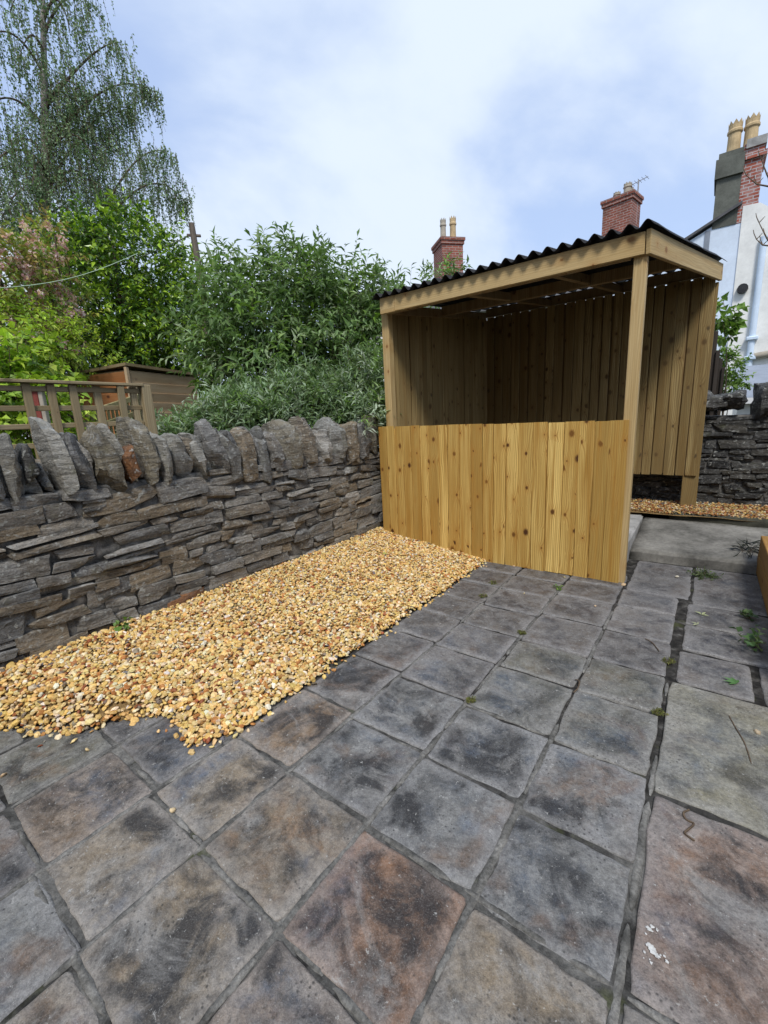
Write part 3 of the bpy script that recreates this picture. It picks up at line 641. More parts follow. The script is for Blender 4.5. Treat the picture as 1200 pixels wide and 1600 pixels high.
# upright coping stones: (left, right, top, bottom) in photo pixels, lean, material
COPE = [(-52, 4, 690, 775, .1, 'cope'), (0, 45, 688, 776, .05, 'cope'), (36, 70, 694, 748, 0, 'dark_stone'), (76, 122, 657, 768, .26, 'cope'), (104, 152, 674, 768, .18, 'stone'), (138, 193, 666, 766, .26, 'cope'),
        (190, 232, 700, 750, .0, 'rust_stone'), (213, 256, 659, 748, .2, 'cope'), (246, 284, 682, 753, .2, 'cope'), (266, 307, 680, 745, .1, 'cope'), (303, 338, 688, 747, .3, 'cope'), (316, 358, 660, 733, .25, 'stone'),
        (343, 384, 678, 742, .15, 'cope'), (366, 412, 671, 742, .22, 'stone'), (401, 428, 684, 746, .03, 'cope'), (420, 452, 678, 733, .1, 'stone'), (430, 484, 659, 730, .2, 'cope'), (466, 500, 651, 726, .08, 'stone'),
        (497, 527, 672, 720, .2, 'stone'), (512, 552, 656, 718, .3, 'cope'), (530, 577, 664, 717, .05, 'stone'), (553, 592, 662, 712, .15, 'stone'), (566, 606, 646, 702, .2, 'cope')]
for k, (xl, xr, yt, yb, lean, mk) in enumerate(COPE):
    rs = random.Random(500 + k); fx = WX + 0.02
    a = at_x(xl, (yt + yb) / 2, fx); b = at_x(xr, (yt + yb) / 2, fx); t = at_x((xl + xr) / 2, yt, fx - 0.06); bb = at_x((xl + xr) / 2, yb, fx)
    hw = (b.y - a.y) / 2 * (0.66 if k < 13 else 0.52); hz = (t.z - bb.z) / 2 + 0.02; dep = rs.uniform(.12, .16)
    me = stone_mesh('coping_stone', hw, dep, hz, 900 + k, 5, 7, 0.22, 14, jit=.22, cut=(.84, 1.14), sharp=24)
    # taper the head and shear it sideways
    for v in me.vertices:
        f = (v.co.z + hz) / (2 * hz); ta = 1.0 - 0.30 * max(0.0, f - 0.45) ** 1.1 * (1.2 if mk == 'cope' else .8)
        v.co.x *= ta; v.co.y *= 1.0 - 0.30 * max(0, f - 0.5)
        v.co.x += -lean * hz * (f - 0.5) * 0.9
        v.co.z += rs.uniform(-.003, .003)
    o = obj('coping_stone', me, M[mk], wall, (fx - dep + 0.012, (a.y + b.y) / 2, (t.z + bb.z) / 2 - 0.01), (rs.uniform(-.08, .08), 0, math.pi / 2 + rs.uniform(-.14, .10)))
    if k + 1 < len(COPE):                     # slimmer upright wedged behind the gap
        nx_ = COPE[k + 1]; c2_ = at_x((xr + nx_[0]) / 2, (yt + yb) / 2, fx); h2_ = hz * rs.uniform(.72, .92); w2 = rs.uniform(.022, .040)
        m2 = stone_mesh('coping_stone', w2, .11, h2_, 2900 + k, 4, 7, .24, 12, jit=.28, cut=(.76, 1.1), sharp=24)
        for v in m2.vertices: v.co.x += -.25 * v.co.z
        obj('coping_stone', m2, M['cope' if rs.random() < .5 else 'stone'], wall, (fx - .155 + rs.uniform(-.02, .02), c2_.y + rs.uniform(-.015, .015), .955 + h2_), (rs.uniform(-.1, .1), 0, math.pi / 2 + rs.uniform(-.15, .15)))
rs = random.Random(42)
for k in range(30):                           # packing stones and rear coping seen between the uprights
    y = -0.3 + k * 0.133
    o = obj('coping_stone', stone_mesh('coping_stone', rs.uniform(.05, .075), .12, rs.uniform(.06, .11), 1500 + k, 3, 5, .2, 6), M['stone'], wall, (WX - 0.24 + rs.uniform(-.04, .04), y, 1.02 + rs.uniform(-.02, .03)), (rs.uniform(-.2, .2), rs.uniform(-.2, .2), math.pi / 2 + rs.uniform(-.3, .3)))

# back wall
bwall = empty('stone_wall', (0, 5.48, 0)); tag(bwall, 'dark slate rubble wall behind the raised path and shelter', 'wall')
B0 = Vector((-1.05, 0.06, 0)); BL_ = 2.7; un = Vector((0, -1, 0))
def local(p): return p
bc = obj('mortar_core', core_mesh('mortar_core', B0, ux_, BL_, 1.13, un, 0.40), M['wallmortar'], bwall)
rubble(bwall, B0, ux_, BL_, 1.14, lambda u: 1.13, M['dark_stone'], 11, nrm=un, hrange=(0.035, 0.10), lrange=(0.08, 0.28), zbase=0.22)
for k, (px0, px1, pt, pb) in enumerate([(1100, 1136, 618, 640), (1125, 1166, 615, 640), (1180, 1232, 598, 652), (1060, 1108, 612, 645), (1226, 1280, 604, 650)]):
    yb = 5.52; a = at_y(px0, (pt + pb) / 2, yb); b = at_y(px1, (pt + pb) / 2, yb); t = at_y((px0 + px1) / 2, pt, yb); q = at_y((px0 + px1) / 2, pb, yb)
    obj('coping_stone', stone_mesh('coping_stone', (b.x - a.x) / 2, .17, (t.z - q.z) / 2 + .01, 2100 + k, 4, 4, .22, 8, jit=.25), M['dark_stone'], bwall, ((a.x + b.x) / 2, yb - 5.48 + .12, (t.z + q.z) / 2), (0, 0, .1 * k))

# ------------------------------------------------------------------ timber shelter
shelter = empty('timber_shelter', (-1.45, 4.3, 0)); tag(shelter, 'open timber store shelter with low front panel and black corrugated roof', 'shelter')
SO = Vector((-1.45, 4.3, 0))
def sh(o):                                    # child placed in world terms
    o.location = Vector(o.location) - SO; return o
bmeshes = {}
def board_mesh(w, h, seed, taper=True, tk=0.016, th=0.005, nz=10):
    rs = random.Random(seed); off = rs.uniform(0, 50); V = []; F = []
    for j in range(nz + 1):
        z = h * j / nz; wx = 0.0022 * noise.noise(Vector((off, z * 1.6, 0))); wy = 0.0024 * noise.noise(Vector((off + 9, z * 1.4, 0)))
        cup = 0.0016 * rs.uniform(-1, 1) * 0
        for (x, y) in ((0, -th), (0.002, -th - .001), (w - .0025, -tk), (w, -tk + .0025), (w, 0), (0, 0)):
            V.append((x - w / 2 + wx, y + wy, z))
    n = 6
    for j in range(nz):
        for k in range(n): F.append((j * n + k, j * n + (k + 1) % n, (j + 1) * n + (k + 1) % n, (j + 1) * n + k))
    F.append(tuple(range(n))[::-1]); F.append(tuple(nz * n + k for k in range(n)))
    return pymesh('board', V, F)
def board_run(part, A, B, z0, z1f, widths, mat, seed, flip=False, side=1.0, gap_=0.004, alt=0.0, tk0=0.020):
    """upright overlapping boards from A to B (2-D world points); faces the side given by the run direction turned clockwise"""
    A = Vector(A); B = Vector(B); L = (B - A).length; d = (B - A) / L; rs = random.Random(seed)
    ang = math.atan2(d.y, d.x); tot = sum(widths); x = 0.0
    for k, w in enumerate(widths):
        w = w * L / tot; c = A + d * (x + w / 2); zt = z1f(x + w / 2) + rs.uniform(-.003, .003)
        zb = z0 + rs.uniform(-.004, .004)
        me = board_mesh(w - gap_, zt - zb, seed * 100 + k, tk=tk0, th=0.006)
        n = Vector((d.y, -d.x)); off = n * (0.0 + (alt if k % 2 else 0.0) + rs.uniform(0, .0015))
        o = obj('board', me, mat, part); o.location = (c.x + off.x, c.y + off.y, zb)
        o.rotation_euler = (rs.uniform(-.003, .003), rs.uniform(-.004, .004), ang + (0.0))
        if flip and rs.random() < .5: pass
        x += w
# front panel
ZT = lambda u: 1.192 - 0.010 * u
fp = obj('front_panel', box_mesh('front_panel', -2.56, -0.482, 3.4025, 3.437, 0.02, 1.165, .002), M['honey'], shelter); sh(fp)
wf = [2.1, 2.0, 2.0, 2.4, 2.3, 2.3, 2.8, 2.6, 2.9, 2.7, 2.9, 2.9, 2.7, 3.1, 3.3, 2.9, 3.3, 3.3, 3.1, 3.3, 3.5]
board_run(fp, (-2.575, 3.4015), (-0.437, 3.4005), 0.0, ZT, [w ** 0.3 * random.Random(int(w * 77) + i_).uniform(.85, 1.15) for i_, w in enumerate(wf)], M['honey'], 21, tk0=.013, gap_=.0034)
# posts
def post(x0, x1, y0, y1, z0, z1, mat=None): return sh(obj('post', box_mesh('post', x0 - (x0 + x1) / 2, x1 - (x0 + x1) / 2, y0 - (y0 + y1) / 2, y1 - (y0 + y1) / 2, 0, z1 - z0, .004), mat or M['fascia'], shelter, ((x0 + x1) / 2, (y0 + y1) / 2, z0)))
post(-2.515, -2.440, 3.44, 3.515, 0.0, 2.20); post(-0.478, -0.403, 3.402, 3.477, 0.0, 2.30)
roofz = lambda y: 2.318 + 0.0949 * (y - 3.38)
# back right post shows under the boards
a_ = at_y(1064, 770, 5.31); b_ = at_y(1090, 770, 5.31)
post(a_.x, b_.x - 0.004, 5.305, 5.38, 0.22, 2.34, M['shaded_pine']); post(-2.33, -2.255, 5.30, 5.375, 0.2, 2.34, M['beam'])
# back panel
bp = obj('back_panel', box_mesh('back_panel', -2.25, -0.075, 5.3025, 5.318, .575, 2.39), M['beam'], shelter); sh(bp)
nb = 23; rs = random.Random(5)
board_run(bp, (-2.28, 5.30), (-0.058, 5.30), 0.562, lambda u: 2.40, [rs.uniform(.85, 1.2) for _ in range(nb)], M['shaded_pine'], 31, alt=0.007, gap_=.011, tk0=.018)
# left side panel (its inner face looks at the camera)
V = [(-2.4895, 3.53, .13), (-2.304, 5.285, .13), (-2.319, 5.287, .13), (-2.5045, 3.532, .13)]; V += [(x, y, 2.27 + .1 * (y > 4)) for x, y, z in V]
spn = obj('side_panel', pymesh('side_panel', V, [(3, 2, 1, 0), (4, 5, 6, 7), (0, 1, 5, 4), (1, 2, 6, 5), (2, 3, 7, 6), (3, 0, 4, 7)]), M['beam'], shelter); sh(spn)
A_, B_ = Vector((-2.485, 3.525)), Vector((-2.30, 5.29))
board_run(spn, A_, B_, 0.12, lambda u: 2.30 + .04 * u, [rs.uniform(.85, 1.2) for _ in range(18)], M['shaded_pine'], 41, alt=0.007, gap_=.010, tk0=.018)
# fascia boards
def fascia(a, b, h, t, mat=M['fascia']):
    """board from a to b (centres), grain along it: mesh local Z is the length"""
    a = Vector(a); b = Vector(b); d = b - a; L = d.length
    o = obj('fascia', box_mesh('fascia', -h / 2, h / 2, -t / 2, t / 2, 0, L, .003), mat, shelter); o.location = a
    z = d.normalized(); y = Vector((-z.y, z.x, 0)).normalized(); x = y.cross(z)
    o.rotation_euler = Matrix((x, y, z)).transposed().to_euler(); return sh(o)
fascia((-2.475, 3.385, 2.250), (-2.318, 3.385, 2.250), 0.134, 0.028); fascia((-2.316, 3.385, 2.250), (-0.418, 3.385, 2.248), 0.130, 0.028)
fascia((-0.400, 3.372, 2.250), (-0.036, 5.36, 2.428), 0.140, 0.028)
beamo = []
def beam(a, b, w, h): o = beam_between('beam', a, b, w, h, M['beam'], shelter); return sh(o)
beam((-2.45, 3.44, 2.235), (-0.50, 3.44, 2.235), .045, .095); beam((-2.38, 4.36, 2.345), (-0.27, 4.36, 2.345), .045, .095); beam((-2.30, 5.325, 2.456), (-0.07, 5.325, 2.456), .045, .095)
for x in (-1.75, -1.05): beam((x, 3.47, 2.255), (x + .1, 4.335, 2.345), .045, .07); beam((x + .1, 4.385, 2.348), (x + .2, 5.30, 2.435), .045, .07)
beam((-2.47, 3.52, 2.245), (-2.31, 5.30, 2.42), .045, .085)
# corrugated roof
def roof_mesh():
    pitch, amp, t = 0.0985, 0.021, 0.003; V = []; F = []; nx = 12 * 23 + 1; ny = 14
    for s, zo in ((0, 0.0), (1, -t)):
        for j in range(ny):
            f = j / (ny - 1); y = 3.325 + 2.06 * f
            xl = -2.535 + 0.10 * f; xr = -0.372 + 0.375 * f
            for i in range(nx):
                g = i / (nx - 1); x = xl + (xr - xl) * g; u = -2.535 + 2.163 * g
                sag = 0.010 * noise.noise(Vector((u * 0.8, y * 2.2, 0))) + (0.014 * noise.noise(Vector((3, y * 3.1, 7))) * max(0, (g - .93) / .07))
                V.append((x, y, roofz(y) + amp + 0.004 + amp * math.cos(2 * math.pi * (u + 0.408) / pitch) + zo + sag))
    n1 = nx * ny
    for j in range(ny - 1):
        for i in range(nx - 1):
            a = j * nx + i; F.append((a, a + 1, a + nx + 1, a + nx)); F.append((n1 + a + nx, n1 + a + nx + 1, n1 + a + 1, n1 + a))
    for i in range(nx - 1): F.append((i + 1, i, n1 + i, n1 + i + 1)); a = (ny - 1) * nx + i; F.append((a, a + 1, n1 + a + 1, n1 + a))
    for j in range(ny - 1): a = j * nx; F.append((a, a + nx, n1 + a + nx, n1 + a)); a = j * nx + nx - 1; F.append((a + nx, a, n1 + a, n1 + a + nx))
    return pymesh('roof_sheet', V, F, True)
sh(obj('roof_sheet', roof_mesh(), M['roof'], shelter))

# ------------------------------------------------------------------ raised bed at the right edge
rb = empty('raised_bed', (0.4, 3.7, 0)); tag(rb, 'honey coloured timber raised bed at the right edge of the path', 'planter')
def plank(x0, x1, y0, y1, z0, z1, along):
    if along == 'Y':
        me = box_mesh('plank', -(z1 - z0) / 2, (z1 - z0) / 2, -(x1 - x0) / 2, (x1 - x0) / 2, 0, y1 - y0, .004)
        o = obj('plank', me, M['sleeper'], rb, (0, 0, 0)); o.rotation_euler = Matrix(((0, 1, 0), (0, 0, 1), (1, 0, 0))).to_euler()
        o.location = Vector(((x0 + x1) / 2, y0, (z0 + z1) / 2)) - Vector((0.4, 3.7, 0))
    else:
        me = box_mesh('plank', -(z1 - z0) / 2, (z1 - z0) / 2, -(y1 - y0) / 2, (y1 - y0) / 2, 0, x1 - x0, .004)
        o = obj('plank', me, M['sleeper'], rb, (0, 0, 0)); o.rotation_euler = Matrix(((0, 0, 1), (0, -1, 0), (1, 0, 0))).to_euler()
        o.location = Vector((x0, (y0 + y1) / 2, (z0 + z1) / 2)) - Vector((0.4, 3.7, 0))
plank(0.375, 0.420, 2.35, 4.13, 0.004, 0.142, 'Y'); plank(0.377, 0.422, 2.36, 4.12, 0.146, 0.282, 'Y')
plank(0.426, 1.30, 4.08, 4.125, 0.08, 0.142, 'X'); plank(0.426, 1.30, 4.078, 4.122, 0.146, 0.284, 'X')
so_ = obj('soil', box_mesh('soil', 0.424, 1.3, 2.36, 4.07, -0.03, 0.20), M['soil'], rb); so_.location = -Vector((0.4, 3.7, 0))

# ------------------------------------------------------------------ foliage tools
def leaf_arrays(P, A, N, Ln, Wd, C, fold=0.25, droop=0.25, rng=None):
    """leaves: base P, unit axis A, normal N (n,3), length/width (n,), colour (n,3); six corners, four triangles each"""
    n = len(P); S = np.cross(A, N); S /= np.linalg.norm(S, axis=1)[:, None] + 1e-9
    N2 = np.cross(S, A); L = Ln[:, None]; W = Wd[:, None]
    b = P; m = P + A * L * 0.48 - N2 * L * droop * 0.12; t = P + A * L - N2 * L * droop * 0.5
    l = P + A * L * 0.42 + S * W * 0.5 + N2 * W * fold; r = P + A * L * 0.42 - S * W * 0.5 + N2 * W * fold
    V = np.stack([b, l, t, r, m], 1).reshape(-1, 3)
    F = np.array([(0, 4, 1), (1, 4, 2), (0, 3, 4), (3, 2, 4)])
    F = (F[None] + (np.arange(n) * 5)[:, None, None]).reshape(-1, 3)
    return V, F, np.repeat(C, 5, 0)
def unit(v): return v / (np.linalg.norm(v, axis=-1, keepdims=True) + 1e-9)
def lobes_sample(lobes, n, rng, shell=(0.55, 1.02)):
    """random points in the outer part of ellipsoids; returns points and outward directions"""
    vol = np.array([l[1][0] * l[1][1] * l[1][2] for l in lobes]) ** 0.75; k = rng.choice(len(lobes), n, p=vol / vol.sum())
    c = np.array([l[0] for l in lobes])[k]; r = np.array([l[1] for l in lobes])[k]
    d = unit(rng.normal(size=(n, 3))); f = rng.uniform(shell[0] ** 2.2, shell[1] ** 2.2, n) ** (1 / 2.2)
    lump = 1 + 0.16 * np.sin(d[:, 0] * 5 + k) * np.cos(d[:, 2] * 6 + k * 2) 
    return c + d * r * (f * lump)[:, None], unit(d / r), k
def sprigs(P, D, rng, n_leaf, length, leaf_len, leaf_wid, pal, pw, up=0.4, spread=0.9, droop=0.3, tip=None, tipfrac=0.0, gravity=0.0):
    """leafy shoots: P start, D direction; returns leaf arrays and twig point pairs"""
    n = len(P); D = unit(D + np.array([0, 0, up]) + rng.normal(0, 0.45, (n, 3))); Ls = length * rng.uniform(.55, 1.3, n)
    LP = []; LA = []; LN = []; LL = []; LC = []
    base_c = pal[rng.choice(len(pal), n, p=pw)] * rng.uniform(.7, 1.25, (n, 1))
    side = unit(np.cross(D, unit(rng.normal(size=(n, 3)))))
    for j in range(n_leaf):
        f = (j + 0.6) / n_leaf; s = 1 if j % 2 else -1
        pos = P + D * (Ls * f)[:, None] + np.array([0, 0, -1.0]) * (gravity * Ls * f * f)[:, None]
        rot = side if (j // 2) % 2 == 0 else np.cross(D, side)
        a = unit(D * (0.35 + 0.75 * f) + rot * s * spread + rng.normal(0, .22, (n, 3)) + np.array([0, 0, -droop]))
        nn = unit(np.array([0, 0, 1.0]) + D * 0.3 + rng.normal(0, .4, (n, 3)))
        LP.append(pos); LA.append(a); LN.append(nn); LL.append(leaf_len * rng.uniform(.6, 1.2, n) * (0.75 + 0.35 * math.sin(f * 3)))
        c = base_c * rng.uniform(.82, 1.18, (n, 1))
        if tip is not None and f > 0.6:
            sel = rng.random(n) < tipfrac; c = np.where(sel[:, None], np.array(tip) * rng.uniform(.75, 1.2, (n, 1)), c)
        LC.append(c)
    LP = np.concatenate(LP); LA = np.concatenate(LA); LN = np.concatenate(LN); LL = np.concatenate(LL); LC = np.concatenate(LC)
    return leaf_arrays(LP, LA, LN, LL, LL * (leaf_wid / leaf_len) * rng.uniform(.8, 1.2, len(LL)), LC, droop=droop), (P, P + D * Ls[:, None])
def twig_arrays(a, b, r):
    """three-sided straight twigs from a to b"""
    n = len(a); d = unit(b - a); s = unit(np.cross(d, np.array([0.31, 0.2, 0.93]))); t = np.cross(d, s); V = []
    for p, rr in ((a, r), (b, r * 0.4)):
        for k in range(3): th = 2.094 * k; V.append(p + (s * math.cos(th) + t * math.sin(th)) * rr)
    V = np.stack(V, 1).reshape(-1, 3); F = np.array([(0, 1, 4, 3), (1, 2, 5, 4), (2, 0, 3, 5)])
    return V, (F[None] + (np.arange(n) * 6)[:, None, None]).reshape(-1, 4)
def bez(a, b, c, n=7):
    a, b, c = Vector(a), Vector(b), Vector(c); return [a * (1 - t) ** 2 + b * 2 * t * (1 - t) + c * t * t for t in [i / (n - 1) for i in range(n)]]
def shrub(name, label, cat, lobes, base, seed, n_sprig, n_leaf, length, leaf_len, leaf_wid, pal, pw, mat='leaf', stems=8, stem_r=0.02, shell=(.5, 1.02), group=None, crown='crown', trunkname='stem', **kw):
    rng = np.random.default_rng(seed); root = empty(name, base); tag(root, label, cat, group)
    P, D, k = lobes_sample(lobes, n_sprig, rng, shell); keep = P[:, 2] > 0.05; P, D = P[keep], D[keep]
    lf, (ta, tb) = sprigs(P, D, rng, n_leaf, length, leaf_len, leaf_wid, pal, pw, **kw)
    o = np.array(base)
    cr = obj(crown, npmesh(crown, lf[0] - o, lf[1], lf[2], smooth=False), M[mat], root)
    tb_ = Tubes(); rs = random.Random(seed)
    for i in range(stems):
        c, r = lobes[i % len(lobes)]; tip = Vector(c) + Vector((rs.uniform(-.7, .7) * r[0], rs.uniform(-.7, .7) * r[1], rs.uniform(-.2, .8) * r[2])) - Vector(base)
        st = Vector((rs.uniform(-.12, .12), rs.uniform(-.12, .12), -0.05)); mid = (st + tip) / 2 + Vector((rs.uniform(-.2, .2), rs.uniform(-.2, .2), tip.z * .22))
        pts = bez(st, mid, tip, 8); tb_.add(pts, [stem_r * (1 - .75 * q / 7) for q in range(8)])
        for q in range(3):
            p0 = pts[3 + q]; e = p0 + Vector((rs.uniform(-1, 1) * r[0] * .5, rs.uniform(-1, 1) * r[1] * .5, rs.uniform(0, .5) * r[2])); tb_.add(bez(p0, (p0 + e) / 2 + Vector((0, 0, .05)), e, 4), [stem_r * .4, stem_r * .3, stem_r * .22, stem_r * .12], 4)
    tb_.build(trunkname, M['bark'], root)
    V, F = twig_arrays(ta - o, tb - o, max(0.0018, leaf_wid * 0.05)); tw = obj('twigs', npmesh('twigs', V, F), M['twig'], root); tw['kind'] = 'stuff'
    return root, cr
def av(*l): return np.array(l)

# big buddleia above the wall
D_ = lambda px, py, D: tuple(at_d(px, py, D))
BUD = av((0.15, 0.24, 0.085), (0.20, 0.30, 0.125), (0.085, 0.15, 0.045), (0.30, 0.38, 0.22), (0.18, 0.30, 0.05)); BUDW = [.34, .26, .2, .10, .10]
lob = [(D_(430, 500, 6.2), (.92, .85, .70)), (D_(385, 530, 6.0), (.66, .7, .68)), (D_(520, 515, 6.2), (.72, .75, .70)), (D_(585, 515, 6.0), (.46, .5, .50)), (D_(350, 440, 6.4), (.28, .3, .30)), (D_(465, 432, 6.3), (.48, .45, .30)), (D_(560, 462, 6.2), (.40, .42, .34)), (D_(440, 595, 5.8), (.95, .8, .66)), (D_(590, 590, 5.9), (.5, .5, .6)), (D_(632, 482, 6.3), (.26, .3, .22)), (D_(700, 448, 7.2), (.28, .3, .22))]
shrub('buddleia_bush', 'tall grey green bush of narrow drooping leaves rising over the wall', 'bush', lob, (-4.6, 4.2, 0), 61, 2300, 9, .28, .125, .038, BUD, BUDW, stems=26, stem_r=.022, up=.55, spread=.75, droop=.45, shell=(.35, 1.05), trunkname='stem')
# low sage green plants just behind the wall
SAGE = av((0.23, 0.32, 0.185), (0.31, 0.40, 0.27), (0.15, 0.23, 0.10), (0.42, 0.49, 0.39), (0.20, 0.33, 0.085)); SAGEW = [.34, .24, .22, .08, .12]
for k, (ls, lab, bs, nn) in enumerate([
        ([(D_(318, 690, 4.7), (.38, .38, .22)), (D_(375, 668, 4.6), (.40, .42, .28)), (D_(268, 700, 4.6), (.25, .3, .2))], 'low sage green plant sprawling behind the wall beside the shed', (-3.95, 2.45, 0), 900),
        ([(D_(455, 650, 4.7), (.5, .45, .30)), (D_(400, 655, 4.9), (.4, .4, .33)), (D_(470, 612, 5.0), (.38, .40, .24))], 'silvery green leafy plant at the middle of the wall top', (-3.5, 3.0, 0), 1100),
        ([(D_(540, 645, 4.8), (.45, .42, .30)), (D_(585, 610, 5.0), (.42, .4, .42)), (D_(560, 660, 4.6), (.4, .3, .25))], 'silvery green leafy plant against the left post of the shelter', (-3.05, 3.75, 0), 1100)]):
    shrub('sage_plant', lab, 'plant', ls, bs, 70 + k, nn, 9, .17, .095, .022, SAGE, SAGEW, stems=12, stem_r=.009, up=.8, spread=.8, droop=.25, shell=(.3, 1.05), group='grey green plants behind the wall')
# glossy evergreen tree
LAU = av((0.075, 0.155, 0.022), (0.11, 0.21, 0.03), (0.04, 0.095, 0.016), (0.24, 0.38, 0.035)); LAUW = [.36, .28, .18, .18]
lob = [(D_(205, 470, 9.6), (1.35, 1.3, 1.25)), (D_(160, 520, 9.2), (1.0, 1.0, 1.0)), (D_(265, 530, 9.2), (.95, .9, .85)), (D_(215, 410, 9.8), (.75, .75, .6)), (D_(145, 430, 9.6), (.7, .7, .75)), (D_(285, 505, 9.6), (.45, .5, .45)), (D_(120, 590, 9.0), (1.0, .9, .8)), (D_(240, 600, 9.0), (1.1, .9, .8))]
shrub('evergreen_tree', 'dense dark green glossy tree with lime new shoots behind the shed', 'tree', lob, (-8.9, 4.0, 0), 81, 3000, 9, .34, .115, .055, LAU, LAUW, mat='glossleaf', stems=14, stem_r=.06, up=.35, spread=.8, droop=.3, tip=(.34, .50, .04), tipfrac=.5, shell=(.55, 1.03), trunkname='trunk')
# flowering cherry
CHE = av((0.24, 0.30, 0.06), (0.33, 0.25, 0.10), (0.17, 0.26, 0.05), (0.38, 0.40, 0.07)); CHEW = [.36, .22, .26, .16]
lob = [(D_(40, 450, 7.4), (.52, .55, .56)), (D_(8, 415, 7.5), (.42, .45, .52)), (D_(82, 485, 7.4), (.40, .45, .50)), (D_(66, 385, 7.6), (.30, .32, .34)), (D_(45, 530, 7.2), (.55, .5, .42)), (D_(-45, 460, 7.4), (.6, .6, .7)), (D_(86, 420, 7.6), (.26, .28, .32))]
cherry, _c = shrub('cherry_tree', 'cherry tree with pink blossom and bronze young leaves at the left', 'tree', lob, (-7.0, 2.3, 0), 91, 680, 7, .26, .085, .038, CHE, CHEW, stems=12, stem_r=.035, up=.5, spread=.8, droop=.5, shell=(.3, 1.04), trunkname='trunk')
rng = np.random.default_rng(92); P, D, k = lobes_sample(lob, 330, rng, (.5, 1.08))
PL = []; n_p = 22
for q in range(len(P)):
    PL.append(P[q] + unit(rng.normal(size=(n_p, 3))) * rng.uniform(.01, .055, (n_p, 1)))
PL = np.concatenate(PL); A = unit(rng.normal(size=PL.shape)); N = unit(rng.normal(size=PL.shape)); ln = rng.uniform(.03, .05, len(PL))
pc = av((0.74, 0.46, 0.53), (0.80, 0.58, 0.63), (0.62, 0.36, 0.43), (0.84, 0.70, 0.72))[rng.choice(4, len(PL))]
lf = leaf_arrays(PL, A, N, ln, ln * .9, pc); ob = np.array((-7.0, 2.3, 0))
bl = obj('blossom', npmesh('blossom', lf[0] - ob, lf[1], lf[2], smooth=False), M['petal'], cherry); bl['kind'] = 'stuff'
# lime leaved climber behind the trellis
LIM = av((0.34, 0.48, 0.05), (0.24, 0.38, 0.045), (0.46, 0.56, 0.08), (0.14, 0.25, 0.035)); LIMW = [.36, .28, .18, .18]
lob = [(D_(15, 585, 5.2), (.34, .3, .26)), (D_(55, 600, 5.3), (.22, .25, .2)), (D_(20, 650, 5.0), (.4, .3, .35)), (D_(75, 660, 5.0), (.35, .3, .3)), (D_(-40, 610, 5.2), (.4, .4, .5)), (D_(30, 560, 5.6), (.35, .3, .22))]
shrub('climber_plant', 'bright lime green leafy climber behind the trellis', 'plant', lob, (-4.95, 1.05, 0), 95, 620, 6, .16, .085, .062, LIM, LIMW, stems=10, stem_r=.012, up=.4, spread=.9, droop=.4, shell=(.3, 1.04))
lob = [(D_(60, 545, 7.0), (.7, .6, .35)), (D_(10, 520, 7.0), (.6, .5, .4)), (D_(110, 560, 7.2), (.5, .5, .35))]
shrub('yellow_shrub', 'yellow green shrub below the cherry blossom', 'shrub', lob, (-6.6, 1.9, 0), 97, 700, 7, .2, .06, .032, LIM, [.5, .2, .2, .1], stems=10, stem_r=.015, up=.5, spread=.9, droop=.3, shell=(.3, 1.04))

# weeping birch
bt = empty('birch_tree', tuple(at_d(72, 690, 16)[:2]) + (0,)); bo = np.array(bt.location)
tag(bt, 'tall weeping birch with hanging leafy twigs towering at the left', 'tree')
rng = np.random.default_rng(33); rs = random.Random(33)
tk = Tubes(); top = at_d(66, -140, 16)
tp = [Vector(bo), at_d(74, 400, 16), at_d(70, 200, 16), at_d(67, 0, 16), top]
tk.add([p - Vector(bo) for p in tp], [.19, .12, .09, .055, .015], 8)
limbs = Tubes(); tips = []
def limb(p0, ctrl, p1, r0, dens):
    pts = bez(p0, ctrl, p1, 12); limbs.add([p - Vector(bo) for p in pts], [r0 * (1 - .85 * i / 11) for i in range(12)], 5)
    tips.append((pts, dens))
spec = [((68, 60), (100, -40), (142, 8), 16.0), ((70, 170), (150, 60), (190, 66), 15.6), ((70, 240), (170, 90), (243, 145), 15.5), ((72, 300), (150, 150), (205, 170), 16.4), ((150, 360), (210, 215), (262, 238), 15.4), ((150, 372), (235, 235), (290, 318), 15.4),
        ((72, 340), (110, 390), (150, 362), 15.5), ((70, 120), (20, 20), (-20, 60), 15.6), ((70, 200), (10, 110), (-40, 190), 15.7), ((70, 260), (10, 190), (-30, 300), 15.4), ((72, 320), (30, 260), (0, 350), 15.2), ((70, 180), (95, 90), (130, 150), 15.2), ((71, 250), (110, 170), (150, 250), 15.1), ((72, 310), (120, 250), (165, 300), 15.0), ((71, 280), (60, 220), (50, 290), 14.8), ((70, 90), (50, 20), (30, 90), 15.4), ((69, 30), (90, -40), (110, 50), 15.3), ((69, 10), (40, -60), (15, 20), 15.6), ((72, 345), (100, 300), (120, 350), 14.9), ((72, 350), (50, 300), (30, 370), 14.9), ((67, -40), (100, -90), (125, -30), 16), ((67, -30), (30, -100), (0, -40), 16), ((70, 160), (110, 110), (120, 210), 17), ((71, 250), (40, 180), (0, 260), 17), ((72, 300), (120, 220), (180, 330), 17), ((72, 220), (110, 150), (190, 230), 17)]
for (a, b, c, D) in spec:
    limb(at_d(*a, 16 if a[0] < 100 else 15.5), at_d(*b, (16 + D) / 2), at_d(*c, D), .042, 1.0 if c[1] < 120 else 1.6)
SP = []; SL = []
